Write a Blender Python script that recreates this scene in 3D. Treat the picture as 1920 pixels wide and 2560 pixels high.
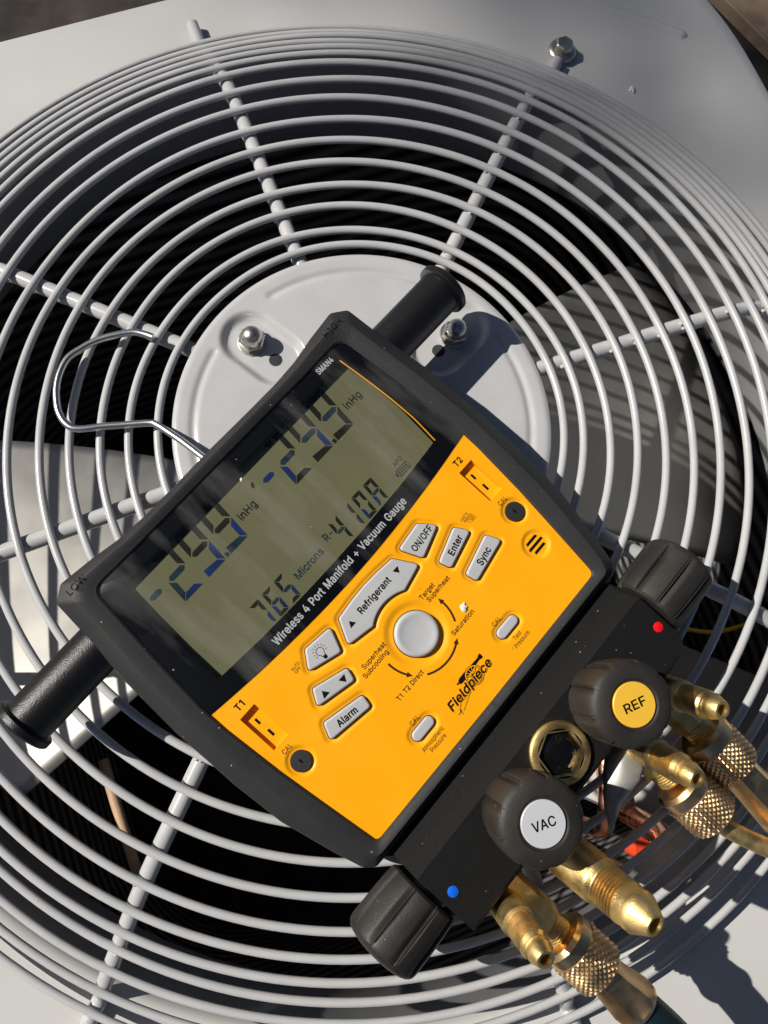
import bpy, bmesh, math, random
from mathutils import Vector, Matrix
random.seed(7)
for o_ in list(bpy.data.objects): bpy.data.objects.remove(o_)
S = 0.001                                   # everything below is measured in millimetres
sc = bpy.context.scene
COL = sc.collection
PI = math.pi
rad = math.radians

# ------------------------------------------------------------------ camera
cam = bpy.data.cameras.new('camera'); co = bpy.data.objects.new('camera', cam); COL.objects.link(co)
right = Vector((0.98325, -0.17363, 0.05550)); up = Vector((0.15563, 0.95815, 0.24028)); back = Vector((-0.09490, -0.22761, 0.96912))
m = Matrix((right, up, back)).transposed().to_4x4()
m.translation = Vector((-38.27, -146.90, 412.58)) * S
co.matrix_world = m
cam.sensor_fit = 'VERTICAL'; cam.sensor_height = 36.0; cam.sensor_width = 27.0
cam.lens = 2027.1 / 2560 * 36.0
cam.clip_start = 0.01; cam.clip_end = 200
sc.camera = co
sc.render.resolution_x = 768; sc.render.resolution_y = 1024

# ------------------------------------------------------------------ light
SUN_EL = rad(43.5); SUN_AZ = rad(159.0)      # direction towards the sun
to_sun = Vector((math.cos(SUN_EL) * math.cos(SUN_AZ), math.cos(SUN_EL) * math.sin(SUN_AZ), math.sin(SUN_EL)))
w = bpy.data.worlds.new('World'); sc.world = w; w.use_nodes = True
nt = w.node_tree; nt.nodes.clear()
sky = nt.nodes.new('ShaderNodeTexSky'); sky.sky_type = 'NISHITA'; sky.sun_disc = False
sky.air_density = 0.45; sky.dust_density = 0.8; sky.ozone_density = 0.2
sky.sun_elevation = SUN_EL; sky.sun_rotation = PI / 2 - SUN_AZ
bg = nt.nodes.new('ShaderNodeBackground'); bg.inputs['Strength'].default_value = 0.05
wo = nt.nodes.new('ShaderNodeOutputWorld')
nt.links.new(sky.outputs[0], bg.inputs[0]); nt.links.new(bg.outputs[0], wo.inputs[0])
sl = bpy.data.lights.new('sun', 'SUN'); sl.energy = 4.7; sl.angle = rad(0.53); sl.color = (1.0, 0.95, 0.87)
so = bpy.data.objects.new('sun', sl); COL.objects.link(so)
so.rotation_euler = to_sun.to_track_quat('Z', 'Y').to_euler(); so.location = to_sun * 5
vs = sc.view_settings
vs.view_transform = 'Standard'; vs.look = 'None'; vs.exposure = 0.14; vs.gamma = 1.0; vs.use_curve_mapping = False
sc.cycles.max_bounces = 6; sc.cycles.diffuse_bounces = 3; sc.cycles.glossy_bounces = 4; sc.cycles.transparent_max_bounces = 12

# ------------------------------------------------------------------ materials
def mat(name, col, rough=0.5, metal=0.0, spec=0.5, coat=0.0, bump=None, vary=0.0, vscale=40.0, dust=None, rvary=0.0):
    m = bpy.data.materials.new(name); m.use_nodes = True
    n = m.node_tree; p = n.nodes['Principled BSDF']; L = n.links.new
    p.inputs['Base Color'].default_value = (*col, 1); p.inputs['Roughness'].default_value = rough
    p.inputs['Metallic'].default_value = metal; p.inputs['Specular IOR Level'].default_value = spec
    p.inputs['Coat Weight'].default_value = coat; p.inputs['Coat Roughness'].default_value = 0.08
    tc = n.nodes.new('ShaderNodeTexCoord')
    out = None
    if vary:
        nz = n.nodes.new('ShaderNodeTexNoise'); nz.inputs['Scale'].default_value = vscale; nz.inputs['Detail'].default_value = 6
        L(tc.outputs['Object'], nz.inputs['Vector'])
        rp = n.nodes.new('ShaderNodeMapRange'); rp.inputs[1].default_value = 0.3; rp.inputs[2].default_value = 0.7
        rp.inputs[3].default_value = 1 - vary; rp.inputs[4].default_value = 1 + vary
        L(nz.outputs['Fac'], rp.inputs[0])
        mx = n.nodes.new('ShaderNodeVectorMath'); mx.operation = 'SCALE'; mx.inputs[0].default_value = col
        L(rp.outputs[0], mx.inputs['Scale']); out = mx.outputs[0]; L(out, p.inputs['Base Color'])
        if rvary:
            r2 = n.nodes.new('ShaderNodeMapRange'); r2.inputs[1].default_value = 0.3; r2.inputs[2].default_value = 0.7
            r2.inputs[3].default_value = rough - rvary; r2.inputs[4].default_value = rough + rvary
            L(nz.outputs['Fac'], r2.inputs[0]); L(r2.outputs[0], p.inputs['Roughness'])
    if dust:                                  # (cells per metre, radius in cells, colour)
        for sc_, rr, dc in dust:
            vo = n.nodes.new('ShaderNodeTexVoronoi'); vo.inputs['Scale'].default_value = sc_
            L(tc.outputs['Object'], vo.inputs['Vector'])
            sep = n.nodes.new('ShaderNodeSeparateColor'); L(vo.outputs['Color'], sep.inputs[0])
            mul = n.nodes.new('ShaderNodeMath'); mul.operation = 'POWER'; mul.inputs[1].default_value = 3.0
            L(sep.outputs[0], mul.inputs[0])
            m2 = n.nodes.new('ShaderNodeMath'); m2.operation = 'MULTIPLY'; m2.inputs[1].default_value = rr
            L(mul.outputs[0], m2.inputs[0])
            lt = n.nodes.new('ShaderNodeMath'); lt.operation = 'LESS_THAN'
            L(vo.outputs['Distance'], lt.inputs[0]); L(m2.outputs[0], lt.inputs[1])
            mix = n.nodes.new('ShaderNodeMix'); mix.data_type = 'RGBA'
            L(lt.outputs[0], mix.inputs['Factor'])
            if out is None: mix.inputs['A'].default_value = (*col, 1)
            else: L(out, mix.inputs['A'])
            mix.inputs['B'].default_value = (*dc, 1)
            out = mix.outputs['Result']; L(out, p.inputs['Base Color'])
    if bump:
        for k, (sc_, st, ty) in enumerate([bump] if isinstance(bump, tuple) else bump):
            nz = n.nodes.new('ShaderNodeTexNoise'); nz.inputs['Scale'].default_value = sc_; nz.inputs['Detail'].default_value = ty
            L(tc.outputs['Object'], nz.inputs['Vector'])
            b = n.nodes.new('ShaderNodeBump'); b.inputs['Strength'].default_value = st; b.inputs['Distance'].default_value = 0.0004
            L(nz.outputs['Fac'], b.inputs['Height']); L(b.outputs[0], p.inputs['Normal'])
    return m

WHITE = (0.75, 0.74, 0.72)
M = {}
M['paint'] = mat('grey_enamel', (0.465, 0.465, 0.47), 0.2, bump=(900, 0.08, 2), vary=0.05, vscale=45, rvary=0.05, dust=[(140, 0.05, (0.22, 0.17, 0.12))])
M['panel'] = mat('panel_enamel', (0.53, 0.528, 0.516), 0.27, bump=(500, 0.08, 2), vary=0.035, vscale=14, dust=[(60, 0.06, (0.2, 0.19, 0.17)), (170, 0.07, (0.30, 0.28, 0.24))])
M['frame'] = mat('rubber_black', (0.027, 0.027, 0.027), 0.5, spec=0.4, bump=(2500, 0.5, 2), vary=0.18, vscale=30, dust=[(230, 0.085, (0.4, 0.4, 0.38))])
M['black'] = mat('moulded_black', (0.007, 0.007, 0.007), 0.34, spec=0.5, bump=(1800, 0.45, 2), vary=0.2, vscale=50)
M['block'] = mat('anodised_black', (0.005, 0.005, 0.005), 0.55, spec=0.22, bump=(4200, 0.8, 2), dust=[(260, 0.09, (0.4, 0.4, 0.38))])
M['knob'] = mat('knob_rubber', (0.026, 0.023, 0.020), 0.55, spec=0.4, bump=(1500, 0.35, 3), vary=0.35, vscale=40, rvary=0.08, dust=[(220, 0.075, (0.3, 0.28, 0.25))])
M['yellow'] = mat('yellow_plastic', (1.0, 0.42, 0.004), 0.38, spec=0.4, bump=(1600, 0.16, 3), vary=0.045, vscale=38, rvary=0.10, dust=[(110, 0.045, (0.15, 0.06, 0.01))])
M['button'] = mat('button_grey', (0.47, 0.48, 0.49), 0.45, bump=(1500, 0.08, 2), vary=0.03, vscale=60)
M['ink'] = mat('black_ink', (0.004, 0.004, 0.004), 0.6, spec=0.15)
M['ink_brown'] = mat('printed_ink', (0.045, 0.014, 0.006), 0.5)
M['white_ink'] = mat('white_ink', (0.52, 0.54, 0.55), 0.5)
M['mask'] = mat('mask_black', (0.004, 0.004, 0.005), 0.3, spec=0.3, dust=[(210, 0.10, (0.5, 0.5, 0.46)), (80, 0.055, (0.5, 0.5, 0.46))])
M['lcd'] = mat('lcd_olive', (0.158, 0.153, 0.082), 0.5, spec=0.2, vary=0.09, vscale=16, dust=[(190, 0.08, (0.55, 0.53, 0.38))])
M['seg'] = mat('lcd_segment', (0.014, 0.014, 0.009), 0.4, spec=0.3)
M['segblue'] = mat('lcd_segment_blue', (0.008, 0.026, 0.11), 0.4, spec=0.3, vary=0.5, vscale=90)  # blue and teal: sky reflection on the segments painted into their colour
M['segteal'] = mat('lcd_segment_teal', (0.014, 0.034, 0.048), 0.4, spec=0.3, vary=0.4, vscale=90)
M['brass'] = mat('brass', (0.80, 0.58, 0.24), 0.45, metal=1.0, bump=(1500, 0.4, 4), vary=0.30, vscale=90, rvary=0.12, dust=[(300, 0.10, (0.22, 0.13, 0.05))])
M['brass_knurl'] = mat('brass_bronze', (0.84, 0.58, 0.30), 0.32, metal=1.0, bump=(900, 0.15, 3), vary=0.2, vscale=80, rvary=0.07)
M['steel'] = mat('polished_steel', (0.72, 0.71, 0.67), 0.27, metal=1.0, bump=(1400, 0.12, 3), vary=0.08, vscale=120)
M['zinc'] = mat('zinc_plate', (0.60, 0.585, 0.53), 0.33, metal=1.0, bump=(900, 0.2, 3), vary=0.12, vscale=200)
M['zincyel'] = mat('zinc_yellow', (0.60, 0.58, 0.46), 0.36, metal=1.0, bump=(900, 0.2, 3), vary=0.12, vscale=150)
M['alu'] = mat('fan_aluminium', (0.60, 0.58, 0.54), 0.46, metal=0.93, bump=[(25, 0.12, 2)], vary=0.07, vscale=16, rvary=0.1)
M['foil'] = mat('tag_metal', (0.34, 0.325, 0.30), 0.45, metal=0.5, bump=(150, 0.5, 4), vary=0.2, vscale=60)
M['copper'] = mat('copper', (0.92, 0.46, 0.30), 0.30, metal=1.0, vary=0.2, vscale=60, rvary=0.08)
M['red_cap'] = mat('red_plastic', (0.75, 0.06, 0.02), 0.4)
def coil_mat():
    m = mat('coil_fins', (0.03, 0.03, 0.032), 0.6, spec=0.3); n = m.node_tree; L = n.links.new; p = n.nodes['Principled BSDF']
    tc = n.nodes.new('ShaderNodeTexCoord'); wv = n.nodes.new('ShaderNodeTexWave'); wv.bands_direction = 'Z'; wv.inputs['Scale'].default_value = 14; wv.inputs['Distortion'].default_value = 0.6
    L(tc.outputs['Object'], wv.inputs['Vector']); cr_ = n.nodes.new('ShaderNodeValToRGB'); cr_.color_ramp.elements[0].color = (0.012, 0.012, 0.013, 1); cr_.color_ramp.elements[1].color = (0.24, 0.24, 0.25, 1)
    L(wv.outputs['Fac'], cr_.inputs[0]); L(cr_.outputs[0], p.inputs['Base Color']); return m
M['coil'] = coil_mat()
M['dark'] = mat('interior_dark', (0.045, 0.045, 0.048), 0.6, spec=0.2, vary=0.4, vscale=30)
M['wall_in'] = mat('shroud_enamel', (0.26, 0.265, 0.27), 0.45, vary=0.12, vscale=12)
M['boxgrey'] = mat('box_grey', (0.60, 0.60, 0.59), 0.5, vary=0.08, vscale=12)
M['hose'] = mat('hose_rubber', (0.006, 0.020, 0.024), 0.4, bump=(900, 0.3, 2))
M['wire_yellow'] = mat('wire_yellow', (0.55, 0.33, 0.01), 0.5)
M['red_dot'] = mat('red_dot', (0.80, 0.006, 0.012), 0.35)
M['blue_dot'] = mat('blue_dot', (0.005, 0.13, 0.75), 0.35)
M['cap_yellow'] = mat('cap_yellow', (0.85, 0.50, 0.045), 0.4)
M['cap_white'] = mat('cap_white', (0.56, 0.57, 0.60), 0.4)
M['flake'] = mat('white_flake', (0.82, 0.78, 0.72), 0.7, bump=(900, 0.8, 4))
M['soil'] = mat('mulch', (0.034, 0.025, 0.019), 0.9, bump=[(30, 1.0, 8)], vary=0.6, vscale=18)
M['wood'] = mat('weathered_wood', (0.34, 0.24, 0.16), 0.75, vary=0.35, vscale=22)
M['tan'] = mat('tan_tube', (0.46, 0.30, 0.18), 0.55, vary=0.3, vscale=45)
M['roofing'] = mat('soffit_paint', (0.42, 0.40, 0.36), 0.7, vary=0.1, vscale=3)
M['glass'] = None
def glass_mat():
    m = bpy.data.materials.new('lens_glass'); m.use_nodes = True; n = m.node_tree; n.nodes.clear(); L = n.links.new
    out = n.nodes.new('ShaderNodeOutputMaterial'); mix = n.nodes.new('ShaderNodeMixShader')
    tr = n.nodes.new('ShaderNodeBsdfTransparent'); tr.inputs[0].default_value = (0.93, 0.94, 0.93, 1)
    gl = n.nodes.new('ShaderNodeBsdfGlossy'); gl.inputs['Roughness'].default_value = 0.035
    fr = n.nodes.new('ShaderNodeFresnel'); fr.inputs[0].default_value = 1.5
    # streaky reflections painted on the lens as an uneven pale diffuse haze
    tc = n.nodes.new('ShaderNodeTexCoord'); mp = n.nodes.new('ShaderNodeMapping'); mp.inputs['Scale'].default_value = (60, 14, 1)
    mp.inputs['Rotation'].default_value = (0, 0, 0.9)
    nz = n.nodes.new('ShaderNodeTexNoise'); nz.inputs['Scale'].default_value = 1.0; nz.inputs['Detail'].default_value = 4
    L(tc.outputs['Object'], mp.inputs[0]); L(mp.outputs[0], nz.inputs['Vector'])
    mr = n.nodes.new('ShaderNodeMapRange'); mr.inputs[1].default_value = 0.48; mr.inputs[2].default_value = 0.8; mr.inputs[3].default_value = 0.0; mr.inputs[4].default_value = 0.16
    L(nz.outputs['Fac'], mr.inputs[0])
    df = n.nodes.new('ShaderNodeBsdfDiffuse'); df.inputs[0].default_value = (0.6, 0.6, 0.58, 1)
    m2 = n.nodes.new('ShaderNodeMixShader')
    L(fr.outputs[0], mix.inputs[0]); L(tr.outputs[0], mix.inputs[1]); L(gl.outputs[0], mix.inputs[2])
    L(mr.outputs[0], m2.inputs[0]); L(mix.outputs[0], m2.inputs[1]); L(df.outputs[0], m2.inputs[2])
    L(m2.outputs[0], out.inputs[0])
    return m
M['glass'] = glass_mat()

# ------------------------------------------------------------------ mesh helpers (mm in, metres out)
def link(name, me, mt, parent=None):
    ob = bpy.data.objects.new(name, me); COL.objects.link(ob)
    if mt is not None and not me.materials: me.materials.append(mt)
    if parent is not None: ob.parent = parent
    return ob
def mesh(name, verts, faces, mt, parent=None, smooth=35, mats=None):
    me = bpy.data.meshes.new(name)
    me.from_pydata([(x * S, y * S, z * S) for x, y, z in verts], [], faces)
    bm = bmesh.new(); bm.from_mesh(me); bmesh.ops.recalc_face_normals(bm, faces=bm.faces); bm.to_mesh(me); bm.free()
    if smooth:
        for p in me.polygons: p.use_smooth = True
        me.set_sharp_from_angle(angle=rad(smooth))
    return link(name, me, mt, parent)
def bmobj(name, bm, mt, parent=None, smooth=35, recalc=True):
    if recalc: bmesh.ops.recalc_face_normals(bm, faces=bm.faces)
    me = bpy.data.meshes.new(name); bmesh.ops.scale(bm, vec=(S, S, S), verts=bm.verts); bm.to_mesh(me); bm.free()
    if smooth:
        for p in me.polygons: p.use_smooth = True
        me.set_sharp_from_angle(angle=rad(smooth))
    return link(name, me, mt, parent)
def tag(ob, label, cat, group=None, kind=None):
    ob['label'] = label; ob['category'] = cat
    if group: ob['group'] = group
    if kind: ob['kind'] = kind
    return ob
def empty(name, loc=(0, 0, 0), mtx=None):
    e = bpy.data.objects.new(name, None); COL.objects.link(e); e.empty_display_size = 0.02
    if mtx is not None: e.matrix_world = mtx
    else: e.location = Vector(loc) * S
    return e
def frame_of(d):
    d = Vector(d).normalized(); a = Vector((0, 0, 1)) if abs(d.z) < 0.9 else Vector((1, 0, 0))
    x = a.cross(d).normalized(); return x, d.cross(x).normalized(), d
def lathe_data(prof, p0, d, n=48, rfun=None, closed_ends=True):
    """prof: list of (distance along axis, radius); p0 start; d axis direction"""
    x, y, d = frame_of(d); p0 = Vector(p0); V = []; Fc = []
    for i, (t, r) in enumerate(prof):
        for k in range(n):
            a = 2 * PI * k / n; rr = r if rfun is None else rfun(t, r, a)
            V.append(tuple(p0 + d * t + (x * math.cos(a) + y * math.sin(a)) * rr))
    for i in range(len(prof) - 1):
        for k in range(n):
            k2 = (k + 1) % n; Fc.append((i * n + k, i * n + k2, (i + 1) * n + k2, (i + 1) * n + k))
    if closed_ends:
        Fc.append(tuple(range(n))[::-1]); Fc.append(tuple((len(prof) - 1) * n + k for k in range(n)))
    return V, Fc
def lathe(name, prof, p0, d, mt, parent, n=48, rfun=None, ends=True, smooth=35):
    V, Fc = lathe_data(prof, p0, d, n, rfun, ends); return mesh(name, V, Fc, mt, parent, smooth)
def tube_data(pts, r, n=12, closed=False, caps=True):
    P = [Vector(p) for p in pts]; N = len(P); V = []; Fc = []
    rs = r if isinstance(r, (list, tuple)) else [r] * N
    prev = None
    for i in range(N):
        if closed: t = (P[(i + 1) % N] - P[i - 1]).normalized()
        else: t = (P[min(i + 1, N - 1)] - P[max(i - 1, 0)]).normalized()
        if prev is None: x, y, _ = frame_of(t)
        else:
            x = (prev - t * prev.dot(t)).normalized(); y = t.cross(x)
        prev = x
        for k in range(n):
            a = 2 * PI * k / n; V.append(tuple(P[i] + (x * math.cos(a) + y * math.sin(a)) * rs[i]))
    for i in range(N if closed else N - 1):
        for k in range(n):
            j = (i + 1) % N; k2 = (k + 1) % n
            Fc.append((i * n + k, i * n + k2, j * n + k2, j * n + k))
    if not closed and caps: Fc.append(tuple(range(n))[::-1]); Fc.append(tuple((N - 1) * n + k for k in range(n)))
    return V, Fc
def tube(name, pts, r, mt, parent=None, n=12, closed=False):
    V, Fc = tube_data(pts, r, n, closed); return mesh(name, V, Fc, mt, parent, 50)
def spline(pts, per=8):
    P = [Vector(p) for p in pts]; out = []
    for i in range(len(P) - 1):
        a, b, c, d = P[max(i - 1, 0)], P[i], P[i + 1], P[min(i + 2, len(P) - 1)]
        for k in range(per):
            t = k / per
            out.append(0.5 * ((2 * b) + (c - a) * t + (2 * a - 5 * b + 4 * c - d) * t * t + (3 * b - a - 3 * c + d) * t ** 3))
    out.append(P[-1]); return out
def round_poly(pts, r, seg=5):
    """round the corners of a 2D polygon; r number or list"""
    n = len(pts); out = []
    for i in range(n):
        p0, p, p1 = Vector(pts[i - 1]), Vector(pts[i]), Vector(pts[(i + 1) % n]); rr = r[i] if isinstance(r, (list, tuple)) else r
        if rr <= 0: out.append(tuple(p)); continue
        a = (p0 - p).normalized(); b = (p1 - p).normalized(); ang = a.angle(b)
        if ang > PI - 0.03: out.append(tuple(p)); continue
        d = min(rr / math.tan(ang / 2), (p0 - p).length * 0.49, (p1 - p).length * 0.49)
        s, e = p + a * d, p + b * d
        for k in range(seg + 1):
            t = k / seg; q = s * (1 - t) ** 2 + p * 2 * t * (1 - t) + e * t * t; out.append((q.x, q.y))
    return out
def area2(P): return sum(P[i - 1][0] * P[i][1] - P[i][0] * P[i - 1][1] for i in range(len(P)))
def ccw(P): return P if area2(P) > 0 else P[::-1]
def inset(P, d):
    P = ccw(P); n = len(P); out = []
    for i in range(n):
        a = Vector(P[i - 1]); b = Vector(P[i]); c = Vector(P[(i + 1) % n])
        t1 = (b - a); t2 = (c - b)
        t1 = t1.normalized() if t1.length > 1e-9 else t2.normalized(); t2 = t2.normalized() if t2.length > 1e-9 else t1
        nn = Vector((-t1.y - t2.y, t1.x + t2.x)); 
        nn = nn.normalized() if nn.length > 1e-6 else Vector((-t1.y, t1.x))
        k = max(0.5, nn.dot(Vector((-t1.y, t1.x)))); out.append(tuple(b + nn * (d / k)))
    return out
def stack(name, rings, mt, parent, cap_top=True, cap_bot=True, smooth=35):
    """rings: list of (2D outline, w) with equal point counts"""
    n = len(rings[0][0]); V = []; Fc = []
    for P, z in rings:
        for k, q in enumerate(P): V.append((q[0], q[1], z[k] if isinstance(z, (list, tuple)) else z))
    for i in range(len(rings) - 1):
        for k in range(n): k2 = (k + 1) % n; Fc.append((i * n + k, i * n + k2, (i + 1) * n + k2, (i + 1) * n + k))
    if cap_bot: Fc.append(tuple(range(n))[::-1])
    if cap_top: Fc.append(tuple((len(rings) - 1) * n + k for k in range(n)))
    return mesh(name, V, Fc, mt, parent, smooth)
def pad(name, P, w0, w1, mt, parent, bev=0.7, dome=0.15):
    P = ccw(P)
    return stack(name, [(P, w0), (P, w1 - bev), (inset(P, bev * 0.3), w1 - bev * 0.3), (inset(P, bev), w1), (inset(P, bev * 1.3), w1 + 0.01)], mt, parent, cap_bot=False, smooth=60)
def flat(name, P, w, mt, parent):
    P = ccw(P); return mesh(name, [(x, y, w) for x, y in P], [tuple(range(len(P)))], mt, parent, 0)
def joined(name, polys, w, mt, parent):
    V = []; Fc = []
    for P in polys:
        P = ccw(P); b = len(V); V += [(x, y, w) for x, y in P]; Fc.append(tuple(range(b, b + len(P))))
    return mesh(name, V, Fc, mt, parent, 0)
def bar2(a, b, t):
    a, b = Vector(a), Vector(b); d = (b - a).normalized() * (t / 2); n = Vector((-d.y, d.x))
    return [tuple(a + n), tuple(a - n), tuple(b - n), tuple(b + n)]
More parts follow.
